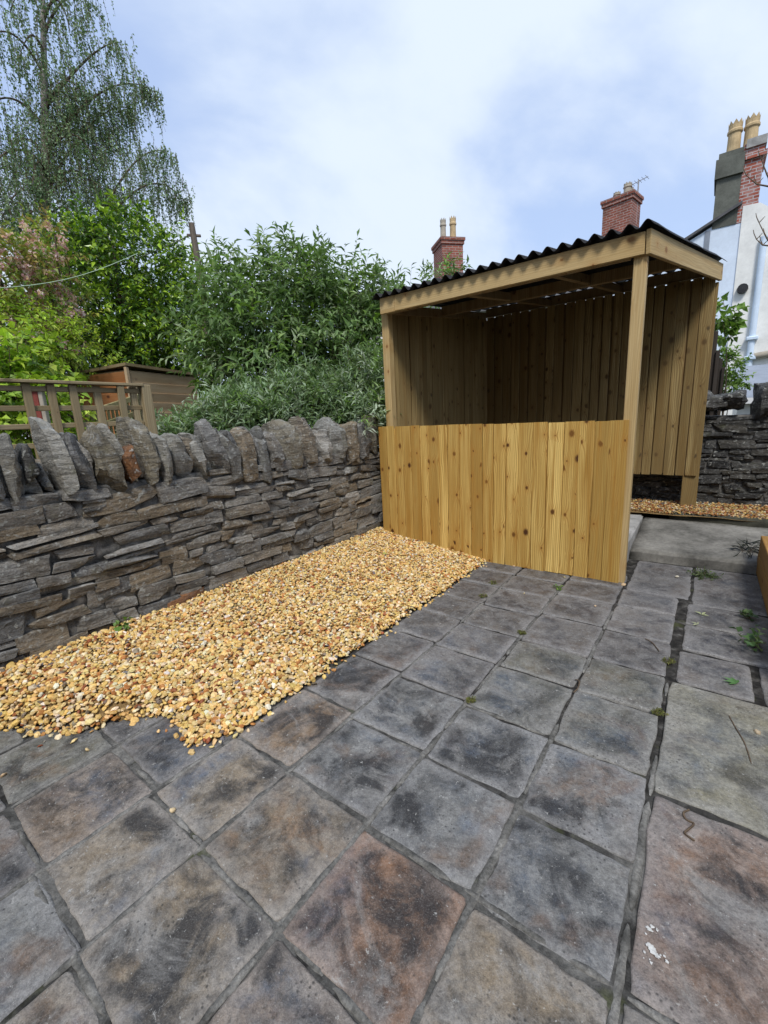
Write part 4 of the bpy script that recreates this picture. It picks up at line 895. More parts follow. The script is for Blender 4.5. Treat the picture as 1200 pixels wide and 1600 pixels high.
for pts, dens in tips:
    Lb = sum((pts[i + 1] - pts[i]).length for i in range(11)); n = int(Lb * 38 * dens)
    for q in range(n):
        f = rs.uniform(.12, 1.0) * 11; i = min(10, int(f)); p = pts[i].lerp(pts[i + 1], f - i)
        p = p + Vector((rs.uniform(-.85, .85), rs.uniform(-.85, .85), rs.uniform(-.5, .5))) * (0.25 if f > 9.5 else (0.55 if f > 7 else 1.0))
        SP.append(p); SL.append(rs.uniform(.2, 1.15) * (0.6 if f > 10 else 1.0))
SP = np.array(SP); SL = np.array(SL); nS = len(SP); sway = rng.normal(0, .16, (nS, 2)); sway[:, 0] += .05
TA_ = []; TB_ = []; LP = []; LC = []; LA = []
cb = av((0.16, 0.25, 0.13), (0.21, 0.31, 0.175), (0.11, 0.19, 0.095), (0.26, 0.35, 0.21))[rng.choice(4, nS)] * rng.uniform(.75, 1.2, (nS, 1))
for j in range(15):
    f = j / 15.0; z = -SL * f; off = sway * (SL * f * (1.2 - .5 * f))[:, None]
    p = SP + np.stack([off[:, 0], off[:, 1], z], 1)
    LP.append(p + rng.normal(0, .018, (nS, 3))); a = np.stack([rng.normal(0, .6, nS), rng.normal(0, .6, nS), rng.uniform(-1.2, .1, nS)], 1); LA.append(unit(a)); LC.append(cb * rng.uniform(.8, 1.2, (nS, 1)))
LP = np.concatenate(LP); LA = np.concatenate(LA); LC = np.concatenate(LC); keep = rng.random(len(LP)) < .86
LP, LA, LC = LP[keep], LA[keep], LC[keep]; ln = rng.uniform(.05, .085, len(LP))
lf = leaf_arrays(LP, LA, unit(rng.normal(size=LP.shape)), ln, ln * .62, LC)
obj('crown', npmesh('crown', lf[0] - bo, lf[1], lf[2], smooth=False), M['leaf'], bt)
tk.build('trunk', M['birch'], bt); limbs.build('branches', M['bark'], bt)
e = SP + np.stack([sway[:, 0] * SL * .8, sway[:, 1] * SL * .8, -SL], 1); V, F = twig_arrays(SP - bo, e - bo, .006); tw = obj('twigs', npmesh('twigs', V, F), M['twig'], bt); tw['kind'] = 'stuff'

# ------------------------------------------------------------------ trellis, fence and shed beyond the wall
TX = -3.5
tr = empty('trellis_fence', (TX, 1.0, 0)); tag(tr, 'weathered square trellis fence behind the left end of the wall', 'fence')
def tr_box(name, x0, x1, y0, y1, z0, z1, mat, along):
    """long timber; local Z along its grain"""
    if along == 'Z': me = box_mesh(name, -(y1 - y0) / 2, (y1 - y0) / 2, -(x1 - x0) / 2, (x1 - x0) / 2, 0, z1 - z0, .003); R_ = Euler((0, 0, math.pi / 2)); loc = ((x0 + x1) / 2, (y0 + y1) / 2, z0)
    else: me = box_mesh(name, -(z1 - z0) / 2, (z1 - z0) / 2, -(x1 - x0) / 2, (x1 - x0) / 2, 0, y1 - y0, .003); R_ = Matrix(((0, 1, 0), (0, 0, 1), (1, 0, 0))).to_euler(); loc = ((x0 + x1) / 2, y0, (z0 + z1) / 2)
    o = obj(name, me, mat, tr); o.rotation_euler = R_; o.location = Vector(loc) - Vector((TX, 1.0, 0)); return o
rs = random.Random(8)
tr_box('top_rail', TX - .035, TX + .035, -0.5, 1.66, 1.588, 1.608, M['oldwood'], 'Y')
for z in (1.555, 1.432, 1.318, 1.195, 1.08): tr_box('rail', TX - .027, TX - .006, -0.5, 1.64, z - .017, z + .017, M['oldwood'], 'Y')
for k, y in enumerate([-.40, -.26, -.12, .02, .16, .30, .44, .58, .72, .86, .945, 1.075, 1.20, 1.352, 1.497, 1.60]):
    if k == 9: continue
    o = tr_box('slat', TX - .004, TX + .020, y - .023, y + .023, 0.9, 1.585, M['oldwood'], 'Z'); o.rotation_euler = (rs.uniform(-.06, .03), 0, math.pi / 2)
tr_box('post', TX - .05, TX + .03, 1.645, 1.715, 0.0, 1.60, M['oldwood'], 'Z')

pf = empty('picket_fence', (-4.5, 1.8, 0)); tag(pf, 'pale mossy close boarded fence seen through the trellis', 'fence')
pa = at_d(130, 642, 4.9); pb = at_d(222, 612, 5.4); dv = Vector((pb.x - pa.x, pb.y - pa.y, 0)); Lp = dv.length; dv.normalize(); an = math.atan2(dv.y, dv.x)
npk = 15
for k in range(npk):
    f = (k + .5) / npk; x = pa.lerp(pb, f); zt = x.z
    o = obj('board', box_mesh('board', -.040 * Lp / npk / .085 * .5, .040 * Lp / npk / .085 * .5, -.008, .008, 0, zt - .02, .002), M['greenwood'], pf); o.location = Vector((x.x, x.y, 0)) - Vector((-4.5, 1.8, 0)); o.rotation_euler = (0, 0, an)
nrm_ = Vector((-dv.y, dv.x, 0)); nrm_ = -nrm_ if nrm_.dot(Vector((1, -.3, 0))) < 0 else nrm_
for dz in (0.0, .14, .28):
    a = Vector((pa.x, pa.y, pa.z - dz - .03)) + nrm_ * .03; b = Vector((pb.x, pb.y, pb.z - dz * 1.1 - .03)) + nrm_ * .03
    o = beam_between('rail', a, b, .03, .05, M['greenwood'], pf); o.location = o.location - Vector((-4.5, 1.8, 0))

shed = empty('garden_shed', (-5.93, 2.66, 0)); tag(shed, 'small brown timber shed with overlapping boards behind the trellis', 'shed')
r2 = Vector((-.30, .954, 0)); l2 = Vector((-.954, -.30, 0)); LR, LL = 1.18, 0.92
def shed_board(dirv, L, z0, z1, slope_top, mat, nrm2):
    a = Vector((0, 0, (z0 + z1) / 2)) + nrm2 * .012
    me = box_mesh('board', -(z1 - z0) / 2 - .006, (z1 - z0) / 2 + .004, -.009, .009, .02, L - .02, .002); o = obj('board', me, mat, shed)
    z = dirv; x = Vector((0, 0, 1)); y = z.cross(x); o.rotation_euler = (Matrix((x, y, z)).transposed() @ Matrix.Rotation(.11 if y.dot(nrm2) > 0 else -.11, 3, 'Z')).to_euler()
    o.location = a
    return o
nr = Vector((.954, .30, 0)); nl = Vector((.30, -.954, 0))
zz = [0.0 + .125 * k for k in range(17)]
for k in range(16):
    shed_board(r2, LR, zz[k], zz[k] + .122, 0, M['shedwood'], nr); shed_board(l2, LL, zz[k], zz[k] + .122, 0, M['shedred'], nl)
def shed_poly(name, pts, th, mat, z0):
    V = [p + Vector((0, 0, z0)) for p in pts] + [p + Vector((0, 0, z0 + th)) for p in pts]; n = len(pts)
    F = [tuple(range(n))[::-1], tuple(range(n, 2 * n))] + [(i, (i + 1) % n, n + (i + 1) % n, n + i) for i in range(n)]; return obj(name, pymesh(name, V, F), mat, shed)
core = [Vector((0, 0, 0)), r2 * LR, r2 * LR + l2 * LL, l2 * LL]
shed_poly('frame', [p * .985 - nr * .006 - nl * .006 for p in core], 2.02, M['shedwood'], 0.0)
ov = .05
rp_ = [(nr + nl) * ov, r2 * (LR + ov) + nr * ov - Vector((0, 0, .03)), r2 * (LR + ov) + l2 * (LL + ov) - Vector((0, 0, .06)), l2 * (LL + ov) + nl * ov - Vector((0, 0, .05))]
shed_poly('roof', rp_, .035, M['oldwood'], 2.065)
for z in (.0, 1): pass
for dirv, L, n2 in ((r2, LR, nr), (l2, LL, nl)):
    pass
o = obj('corner_post', box_mesh('corner_post', -.02, .02, -.02, .02, 0, 2.05, .003), M['shedwood'], shed); o.location = (nr + nl) * .022; o.rotation_euler = (0, 0, math.atan2(.30, .954))

bp_ = empty('painted_post', tuple(at_d(70, 660, 4.5)[:2]) + (0,)); tag(bp_, 'red and white painted post with a flat cap behind the trellis', 'post')
z1 = at_d(70, 606, 4.5).z
obj('shaft', box_mesh('shaft', -.05, .045, -.05, .0, 0, z1 - .02, .004), M['redpaint'], bp_).rotation_euler = (0, 0, -.5)
obj('face_board', box_mesh('face_board', -.05, .045, .002, .03, 0, z1 - .02, .004), M['potgrey'], bp_).rotation_euler = (0, 0, -.5)
obj('cap', box_mesh('cap', -.07, .07, -.07, .07, z1 - .019, z1, .004), M['white'], bp_).rotation_euler = (0, 0, -.5)

# telegraph pole and lines
tp_ = empty('telegraph_pole', tuple(at_d(330, 690, 8.6)[:2]) + (0,)); tag(tp_, 'leaning brown telegraph pole rising behind the bush', 'pole'); to = Vector(tp_.location)
t = Tubes(); t.add([Vector((0, 0, -.1)), at_d(318, 460, 8.6) - to, at_d(299, 349, 8.6) - to], [.06, .055, .048], 8); t.build('shaft', M['pole'], tp_)
q = at_d(303, 368, 8.6) - to; obj('crossarm', box_mesh('crossarm', -.11, .11, -.02, .02, -.018, .018, .005), M['pole'], tp_, q, (0, 0, .9))
t = Tubes(); a = at_d(301, 366, 8.6); b = at_d(-60, 470, 12)
t.add([a.lerp(b, i / 10) - Vector((0, 0, .2 * math.sin(math.pi * i / 10))) for i in range(11)], .012, 4); tag(t.build('telephone_wire', M['wire']), 'thin overhead wire running left from the telegraph pole', 'wire')
t = Tubes(); a = at_d(215, 396, 6.6); b = at_d(-40, 452, 6.2)
t.add([a.lerp(b, i / 10) - Vector((0, 0, .10 * math.sin(math.pi * i / 10))) for i in range(11)], .0035, 4); tag(t.build('washing_line', M['line']), 'pale green line stretched in front of the cherry and evergreen', 'line')

# ------------------------------------------------------------------ houses and chimneys
def uv_box(name, x0, x1, y0, y1, z0, z1):
    me = box_mesh(name, x0, x1, y0, y1, z0, z1); ul = me.uv_layers.new(name='UVMap')
    for p in me.polygons:
        for li in p.loop_indices:
            v = me.vertices[me.loops[li].vertex_index].co; ul.data[li].uv = ((v.y if abs(p.normal.x) > .7 else v.x), (v.y if abs(p.normal.z) > .7 else v.z))
    return me
def pot_mesh(r, h, crown=True):
    n = 16; prof = [(r * 1.05, 0), (r, .04 * h), (r * .93, .62 * h), (r * 1.12, .66 * h), (r * 1.12, .72 * h), (r * .98, .76 * h), (r * 1.0, .86 * h)]
    V = []; F = []
    for (rr, z) in prof:
        for k in range(n): th = 2 * math.pi * k / n; V.append((rr * math.cos(th), rr * math.sin(th), z))
    for k in range(n): th = 2 * math.pi * k / n; V.append((r * 1.03 * math.cos(th), r * 1.03 * math.sin(th), h if (k % 2 == 0 or not crown) else .88 * h))
    for (rr, z) in [(r * .85, .86 * h), (r * .8, .3 * h)]:
        for k in range(n): th = 2 * math.pi * k / n; V.append((rr * math.cos(th), rr * math.sin(th), z))
    m = len(V) // n
    for j in range(m - 1):
        for k in range(n): F.append((j * n + k, j * n + (k + 1) % n, (j + 1) * n + (k + 1) % n, (j + 1) * n + k))
    return pymesh('pot', V, F)
def chimney(parent, o0, c, rz, wx, wy, z0, z1, mat, pots, potmat, steps=True):
    """brick stack (a part) with corbelled courses and pots as sub-parts; c is world xy"""
    st = obj('chimney', uv_box('chimney', -wx / 2, wx / 2, -wy / 2, wy / 2, z0, z1 - .22), mat, parent); st.location = Vector((c[0], c[1], 0)) - Vector(o0); st.rotation_euler = (0, 0, rz)
    obj('corbel', uv_box('corbel', -wx / 2 - .04, wx / 2 + .04, -wy / 2 - .04, wy / 2 + .04, z1 - .219, z1 - .10), mat, st); obj('capping', uv_box('capping', -wx / 2 - .07, wx / 2 + .07, -wy / 2 - .07, wy / 2 + .07, z1 - .099, z1), mat, st)
    for (x, y, r, h, pm) in pots: obj('pot', pot_mesh(r, h), M[pm], st, (x, y, z1 + .002))
    return st
def house(name, label, c, rz, w, d, eave, ridge, wallmat, roofmat):
    h = empty(name, (c[0], c[1], 0), rz); tag(h, label, 'house')
    V = [(-w / 2, -d / 2, -.05), (w / 2, -d / 2, -.05), (w / 2, d / 2, -.05), (-w / 2, d / 2, -.05), (-w / 2, -d / 2, eave), (w / 2, -d / 2, eave), (w / 2, d / 2, eave), (-w / 2, d / 2, eave), (-w / 2, 0, ridge - .08), (w / 2, 0, ridge - .08)]
    obj('wall', pymesh('wall', V, [(0, 1, 5, 4), (2, 3, 7, 6), (1, 2, 6, 9, 5), (3, 0, 4, 8, 7)]), wallmat, h)
    o_ = .2
    V = [(-w / 2 - .1, -d / 2 - o_, eave - .1), (w / 2 + .1, -d / 2 - o_, eave - .1), (w / 2 + .1, 0, ridge), (-w / 2 - .1, 0, ridge), (-w / 2 - .1, d / 2 + o_, eave - .1), (w / 2 + .1, d / 2 + o_, eave - .1)]
    V += [(x, y, z - .07) for x, y, z in V]
    obj('roof', pymesh('roof', V, [(0, 1, 2, 3), (3, 2, 5, 4), (7, 6, 9, 8), (8, 9, 10, 11), (0, 6, 7, 1), (4, 5, 11, 10), (1, 7, 8, 2), (2, 8, 11, 5), (0, 3, 9, 6), (3, 4, 10, 9)]), roofmat, h)
    return h
# far house with the chimney behind the bush
ca = at_d(700, 400, 18)
h1 = house('brick_house', 'distant brick house hidden behind the shelter, crowned by a stack with two tall pots', (ca.x, ca.y), .5, 7, 6, 4.6, 6.2, M['creamrender'], M['slate'])
tz = at_d(700, 379, 18).z
chimney(h1, (0, 0, 0), (0, 0), .35, .80, .95, 5.6, tz, M['brick'], [(-.22, -.12, .105, .74, 'potgrey'), (.16, -.12, .115, .82, 'pot')], None)
cb_ = at_d(970, 340, 19); tz = at_d(970, 311, 19).z
h2 = house('brick_house', 'distant house hidden behind the shelter roof, its red stack carrying stubby pots', (cb_.x - .6, cb_.y), .1, 3.4, 5, 4.6, 6.4, M['creamrender'], M['slate'])
c2 = chimney(h2, (0, 0, 0), (.6, 0), -.30, .95, .78, 5.8, tz, M['brick'], [(-.18, 0, .11, .28, 'potgrey'), (.18, -.05, .125, .42, 'potgrey'), (.16, .22, .11, .36, 'potgrey')], None)
ae = Tubes(); ae.add([(.46, .1, tz - .9), (.46, .1, tz + .45)], .022, 5); ae.add([(.25, .1, tz + .38), (.75, .1, tz + .44)], .014, 4)
for k in range(5): ae.add([(.28 + .11 * k, -.08, tz + .385 + .012 * k), (.28 + .11 * k, .28, tz + .385 + .012 * k)], .008, 4)
obj('aerial', pymesh('aerial', ae.V, ae.F, True), M['metal'], c2)

# rendered gable on the right
GY = 16.0
g_ = lambda px, py, y=GY: at_y(px, py, y)
gh = empty('gable_house', (g_(1155, 700).x, GY, 0)); tag(gh, 'tall rendered gable house, half pale blue and half cream, at the right', 'house'); go = Vector(gh.location)
ap = g_(1152, 326); apr = g_(1180, 319); le = g_(1030, 405); re_ = g_(1300, 372); mid = g_(1140, 560).x; xm = g_(1149, 430).x
def prism(name, prof, y0, y1, mat, parent, o0):
    n = len(prof); V = [(x - o0.x, y0 - o0.y, z) for x, z in prof] + [(x - o0.x, y1 - o0.y, z) for x, z in prof]
    F = [tuple(range(n)), tuple(range(n, 2 * n))[::-1]] + [((i + 1) % n, i, n + i, n + (i + 1) % n) for i in range(n)]
    return obj(name, pymesh(name, V, F), mat, parent)
sl = (ap.z - le.z) / (ap.x - le.x); zl = lambda x: ap.z - sl * (ap.x - x)
prism('blue_wall', [(le.x - 1.2, -.05), (xm - .001, -.05), (xm - .001, zl(xm) if xm < ap.x else ap.z), (le.x - 1.2, zl(le.x - 1.2))], GY, GY + 6, M['bluerender'], gh, go)
prism('cream_wall', [(xm, -.05), (re_.x, -.05), (re_.x, re_.z), (apr.x + .1, apr.z), (xm, ap.z + .02)], GY - .03, GY + 6, M['creamrender'], gh, go)
# slate roof of the left half, its verge proud of the gable
V = [(le.x - 1.25 - go.x, -.12, zl(le.x - 1.25) + .02), (xm - .02 - go.x, -.12, zl(xm - .02) + .02), (xm - .02 - go.x, 6.0, zl(xm - .02) + .02), (le.x - 1.25 - go.x, 6.0, zl(le.x - 1.25) + .02)]
V += [(x, y, z + .07) for x, y, z in V]
obj('roof', pymesh('roof', V, [(3, 2, 1, 0), (4, 5, 6, 7), (0, 1, 5, 4), (1, 2, 6, 5), (2, 3, 7, 6), (3, 0, 4, 7)]), M['slate'], gh)
# chimney on the ridge: left half rendered grey, right half bare brick
cl = g_(1118, 300).x; cm = g_(1156, 300).x; cr_ = g_(1187, 300).x; cz0 = g_(1130, 345).z; cz1 = g_(1150, 232).z
chl = obj('chimney', uv_box('chimney', cl - go.x, cm - go.x - .004, -.02, 1.0, cz0 - .15, cz1 - .02), M['greyrender'], gh)
obj('capping', uv_box('capping', cl - go.x - .05, cm - go.x + .03, -.09, 1.07, cz1 - .62, cz1 - .17), M['greyrender'], chl)
chr_ = obj('chimney', uv_box('chimney', cm - go.x, cr_ - go.x, -.01, 1.0, cz0 - .15, cz1 + .02), M['brick2'], gh)
obj('capping', uv_box('capping', cm - go.x + .035, cr_ - go.x + .06, -.08, 1.06, cz1 - .36, cz1 - .25), M['brick2'], chr_); obj('flaunching', uv_box('flaunching', cm - go.x + .035, cr_ - go.x + .03, -.06, 1.03, cz1 - .10, cz1 + .10), M['paleconcrete'], chr_)
for px, ch in ((1146, chl), (1172, chr_)):
    b = g_(px, 230); obj('pot', pot_mesh(.150, .80), M['pot'], ch, (b.x - go.x, .35, cz1 - .02))
# drain pipes, vent and flue on the gable
t = Tubes(); pz = [g_(1192, 400), g_(1183, 520), g_(1163, 605)]
xp = g_(1178, 500).x
t.add([(xp - go.x, -.10, 0), (xp - go.x, -.10, g_(1190, 372).z)], .078, 8); dp = t.build('drain_pipe', M['pipe'], gh)
for py in (530, 560, 583):
    zc = g_(1172, py).z; obj('collar', box_mesh('collar', xp - go.x - .13, xp - go.x + .13, -.22, -.035, zc - .05, zc + .05, .02), M['pipe'], dp)
zc = g_(1190, 556).z; t = Tubes(); t.add([(xp - go.x + .1, -.14, zc), (xp - go.x + 1.2, -.14, zc + .12)], .085, 8); t.build('branch_pipe', M['potgrey'], gh)
zc = g_(1190, 590).z; t = Tubes(); t.add([(xp - go.x, -.12, zc - .2), (xp - go.x + .3, -.12, zc - .2), (xp - go.x + .33, -.12, zc + .1), (xp - go.x + 1.0, -.12, zc + .12)], .03, 6); t.build('overflow_pipe', M['white'], gh)
fl = g_(1160, 452); t = Tubes(); t.add([(fl.x - go.x, -.032, fl.z), (fl.x - go.x, -.16, fl.z)], [.125, .115], 12); t.add([(fl.x - go.x, -.155, fl.z), (fl.x - go.x, -.150, fl.z)], [.001, .113], 12); f_ = t.build('flue', M['black'], gh)
vn = g_(1104, 383); obj('slit_window', box_mesh('slit_window', vn.x - go.x - .06, vn.x - go.x + .06, -.02, .05, vn.z - .35, vn.z + .35), M['leadgrey'], gh)

# low lean-to roof, dark fence and climbers at the right
ly = 9.0; la = at_y(1150, 608, ly); lb = at_y(1230, 608, ly); lt = at_y(1150, 626, ly)
lt_ = empty('lean_to', (la.x, ly, 0)); tag(lt_, 'low grey roofed lean-to with white edge behind the back wall', 'outbuilding'); lo = Vector((la.x, ly, 0))
obj('wall', box_mesh('wall', .05, 2.0, .1, 2.0, -.05, lt.z - .05), M['creamrender'], lt_)
V = [(-.05, 0, lt.z), (2.2, 0, lt.z), (2.2, 2.0, la.z + .42), (-.05, 2.0, la.z + .42)]; V += [(x, y, z + .04) for x, y, z in V]
obj('roof', pymesh('roof', V, [(3, 2, 1, 0), (4, 5, 6, 7), (0, 1, 5, 4), (1, 2, 6, 5), (2, 3, 7, 6), (3, 0, 4, 7)]), M['leadgrey'], lt_)
obj('edge_trim', box_mesh('edge_trim', -.06, 2.2, -.035, -.002, lt.z - .055, lt.z + .035), M['white'], lt_)
df = empty('dark_fence', (0, 6.6, 0)); tag(df, 'dark weathered timber fence end behind the shelter corner', 'fence')
for k, (x0, x1, zt) in enumerate([(1096, 1109, 500), (1109, 1115, 518), (1114.5, 1121, 548), (1121, 1126.5, 560), (1126.5, 1131, 574)]):
    a = at_y(x0, 590, 6.6 + .03 * (k % 2)); b = at_y(x1, 590, 6.6); z = at_y((x0 + x1) / 2, zt, 6.6).z
    obj('board', box_mesh('board', -(b.x - a.x) / 2, (b.x - a.x) / 2, -.012, .012, 0, z, .003), M['darkwood'], df, ((a.x + b.x) / 2, .028 * (k % 2), 0))
a = at_y(1096, 560, 6.55); b = at_y(1133, 590, 6.55); obj('rail', box_mesh('rail', a.x, b.x, -.07, -.03, 1.25, 1.33), M['darkwood'], df)
VIN = av((0.16, 0.27, 0.05), (0.11, 0.20, 0.035), (0.24, 0.36, 0.09)); 
shrub('vine', 'fresh green vine leaves peeping past the shelter corner', 'climber', [(tuple(at_y(1124, 500, 6.9)), (.13, .12, .14)), (tuple(at_y(1128, 525, 6.9)), (.10, .1, .11))], (.05, 6.9, 0), 201, 30, 5, .11, .10, .085, VIN, [.45, .3, .25], stems=3, stem_r=.012, up=.3, spread=.9, droop=.5, shell=(.2, 1.05))
shrub('ivy_bush', 'small bright green bush between the dark fence and the gable', 'bush', [(tuple(at_y(1140, 580, 7.4)), (.14, .15, .18)), (tuple(at_y(1138, 606, 7.4)), (.14, .15, .15)), (tuple(at_y(1128, 560, 7.4)), (.08, .1, .1))], (.22, 7.4, 0), 203, 150, 6, .10, .055, .04, VIN, [.4, .35, .25], stems=6, stem_r=.012, up=.4, spread=.9, droop=.3, shell=(.2, 1.05))
# bare twigs of a tree standing out of the frame on the right
bt2 = empty('bare_tree', (3.6, 7.4, 0)); tag(bt2, 'bare branch tips of a tree poking in at the right edge', 'tree'); b2 = Vector(bt2.location)
t = Tubes(); t.add([Vector((0, 0, -.05)), Vector((-.1, 0, 2.2)), Vector((-.3, .1, 4.6))], [.10, .08, .05], 7); t.build('trunk', M['bark'], bt2)
t = Tubes(); fork = b2 + Vector((-.1, 0, 2.4)); fork2 = b2 + Vector((-.25, .08, 4.0))
def br(px): return [at_y(a, b_, 7.4) for a, b_ in px]
for f0, px in ((fork2, [(1240, 330), (1212, 300), (1198, 272), (1190, 250)]), (fork2, [(1240, 330), (1205, 292), (1183, 288), (1166, 274)]), (fork, [(1240, 420), (1212, 392), (1198, 372), (1186, 348)]), (fork, [(1240, 420), (1210, 385), (1192, 383), (1182, 374)])):
    ps = [f0] + br(px); ps = [p - b2 for p in ps]; t.add(ps, [.03, .018, .011, .008, .004], 5)
    for k in (2, 3, 4):
        p = ps[k]; t.add([p, p + Vector((-.03, 0, .07)), p + Vector((-.04, .02, .12))], [.006, .005, .003], 4); t.add([p, p + Vector((.05, .02, .06))], [.006, .003], 4)
t.build('branches', M['twig'], bt2)

bf = empty('unseen_shade_fence', (2.1, 1.0, 0)); tag(bf, 'tall close boarded fence added out of view on the right to block low light', 'fence')  # unseen fence added to keep low side light out of the shelter
for k in range(46):
    obj('board', box_mesh('board', -.011, .011, -.10, .10, 0, 1.95), M['darkwood'], bf, (.012 * (k % 2), -4.2 + k * .196, 0)) if k == 0 else link(bf.children[0].copy(), bf)
    if k: bf.children[-1].location = (.012 * (k % 2), -4.2 + k * .196, 0)
# unseen house added behind the camera to block low sky light from the shelter
hv = house('brick_house', 'unseen brick house added behind the viewer to block low sky light', (0.2, -8.0), 0.0, 13, 6, 5.0, 7.2, M['brickwall'], M['slate'])

# ------------------------------------------------------------------ small things on the paving
rng = np.random.default_rng(55)
def stray(px, py, s, pal, lab='small tan pebble strayed from the gravel onto the paving', z=0.0):
    p = at_z(px, py, z); v, f, c = pebbles(np.array([(0, 0, 0.0)]), np.array([s]), rng, 2, pal=av(pal), pw=[1.0])
    o = obj('pebble', npmesh('pebble', v, f, c), M['pebble']); o.location = (p.x, p.y, z + s * .45); tag(o, lab, 'pebble', 'pebbles strayed onto the paving' if lab.startswith('small tan') else None); return o
LABS = {(6, 1213): 'tan pebble at the left edge, below the gravel heap', (137, 1173): 'tan pebble just off the front of the gravel, left of the notch', (270, 1268): 'lone tan pebble on the brown slabs well below the gravel', (303, 1161): 'tan pebble on the dark slab in the gravel notch', (388, 1143): 'tan pebble at the near tip of the gravel heap', (505, 1013): 'tan pebble on the first paving row halfway along the gravel edge', (618, 990): 'tan pebble by the gravel edge, two thirds of the way to the panel', (640, 962): 'tan pebble by the gravel edge, below the stray ones at the panel', (760, 886): 'tan pebble under the front panel, first from the gravel', (778, 879): 'tan pebble under the front panel, second from the gravel', (803, 885): 'tan pebble under the front panel, third from the gravel', (812, 884): 'tan pebble under the front panel, fourth from the gravel', (882, 903): 'tan pebble at the foot of the front panel, right of its middle', (930, 948): 'tan pebble on the slab before the right end of the front panel', (819, 928): 'tan pebble alone on a dark slab before the middle of the front panel'}
for (x, y), lb_ in LABS.items():
    tag(stray(x, y, rng.uniform(.009, .013), (0.66, 0.50, 0.30), lb_), group='pebbles strayed onto the paving')
stray(1183, 1146, .013, (0.55, 0.42, 0.27), 'round tan pebble on the mossy slab at the right'); stray(974, 915, .016, (0.70, 0.52, 0.30), 'cream pebble at the foot of the front panel corner'); stray(1058, 902, .014, (0.72, 0.66, 0.55), 'pale pebble on the slab below the concrete step')

def weed(name, label, px, py, seed, n, n_leaf, length, ll, lw, pal, cat='weed', z=0.0, mat='leaf', spread=.05, **kw):
    p = at_z(px, py, z); rng = np.random.default_rng(seed); root = empty(name, (p.x, p.y, z)); tag(root, label, cat)
    a = rng.uniform(0, 6.28, n); P = np.stack([np.cos(a) * spread * rng.random(n), np.sin(a) * spread * rng.random(n), np.full(n, .004)], 1)
    D = np.stack([np.cos(a), np.sin(a), rng.uniform(.2, 1.0, n)], 1)
    lf, (ta, tb) = sprigs(P, unit(D), rng, n_leaf, length, ll, lw, pal, [1 / len(pal)] * len(pal), **kw)
    lf[0][:, 2] = np.maximum(lf[0][:, 2], .003)
    obj('leaves', npmesh('leaves', *lf, smooth=False), M[mat], root); V, F = twig_arrays(ta, tb, .0012); obj('stems', npmesh('stems', V, F), M['twig'], root); return root
GREEN = av((0.14, 0.26, 0.05), (0.10, 0.20, 0.04), (0.22, 0.34, 0.08))
weed('seedling', 'young light green seedling growing from the foot of the stone wall', 186, 985, 301, 9, 4, .075, .05, .042, GREEN, z=.125, up=.4, droop=.4, spread=.03)
weed('moss_tuft', 'dark green mossy weed below the concrete step', 1100, 900, 302, 60, 5, .035, .022, .009, av((0.06, 0.10, 0.03), (0.09, 0.13, 0.04)), spread=.085, up=.2, droop=.3)
weed('ivy_sprig', 'ivy sprig trailing beside the timber bed', 1176, 1012, 303, 6, 6, .11, .04, .035, av((0.06, 0.12, 0.04), (0.20, 0.28, 0.13), (0.10, 0.18, 0.05)), spread=.04, up=.5, droop=.2)
weed('ivy_sprig', 'small ivy sprig against the raised bed, above the larger one', 1172, 968, 304, 5, 5, .05, .034, .03, av((0.07, 0.13, 0.05), (0.16, 0.24, 0.10)), spread=.03, up=.5, droop=.2)
weed('seedling', 'tiny green seedling in the joint near the front panel', 873, 920, 305, 5, 3, .03, .024, .02, GREEN, spread=.01, up=.5, droop=.2)
weed('grass_tuft', 'dark bluish grass tuft by the raised bed corner on the step', 1166, 866, 306, 26, 2, .10, .14, .006, av((0.05, 0.06, 0.075), (0.08, 0.09, 0.08)), z=.085, spread=.03, up=.9, droop=.6)
for k, (x, y, sp) in enumerate([(755, 932, .03), (770, 912, .03), (815, 990, .018), (1045, 1035, .022), (1030, 1115, .02), (735, 1096, .018), (700, 905, .03)]):
    weed('moss_clump', ['moss clump in the joint two slabs from the front panel', 'moss clump in the joint nearest the front panel', 'moss clump at the crossing of two joints midway along the paving', 'moss clump in the wide joint beside the path', 'moss clump at the corner of the big mossy slab', 'moss clump at the dark joint crossing near the gravel', 'moss clump at the gravel edge near the front panel'][k], x, y, 320 + k, 40, 4, .012, .010, .005, av((0.13, 0.15, 0.04), (0.17, 0.17, 0.06)), cat='moss', mat='moss', spread=sp, up=.3)
# fallen leaves
def fallen(px, py, s, colr, lab, n=5, rz=0.0):
    p = at_z(px, py, 0); me = []; A = []; 
    an = np.linspace(-1.3, 1.3, n) + rz; A = np.stack([np.cos(an), np.sin(an), np.full(n, .12)], 1)
    ln = s * np.array([.7, .9, 1.0, .9, .7, .8, .8][:n]); lf = leaf_arrays(np.zeros((n, 3)), unit(A), np.tile([0, 0, 1.0], (n, 1)), ln, ln * .34, np.tile(colr, (n, 1)) * rng.uniform(.8, 1.2, (n, 1)), droop=.1)
    lf[0][:, 2] += .006; o = obj('fallen_leaf', npmesh('fallen_leaf', *lf, smooth=False), M['leaf']); o.location = (p.x, p.y, .0); tag(o, lab, 'leaf'); return o
fallen(1150, 1070, .055, (0.10, 0.22, 0.07), 'green lobed leaf fallen on the path slab', 5, 2.6)
fallen(1097, 962, .05, (0.42, 0.46, 0.25), 'pale wilted leaf on the path below the step', 3, 1.2); fallen(1090, 977, .04, (0.45, 0.48, 0.30), 'second pale wilted leaf, nearer than its neighbour', 3, 2.8)
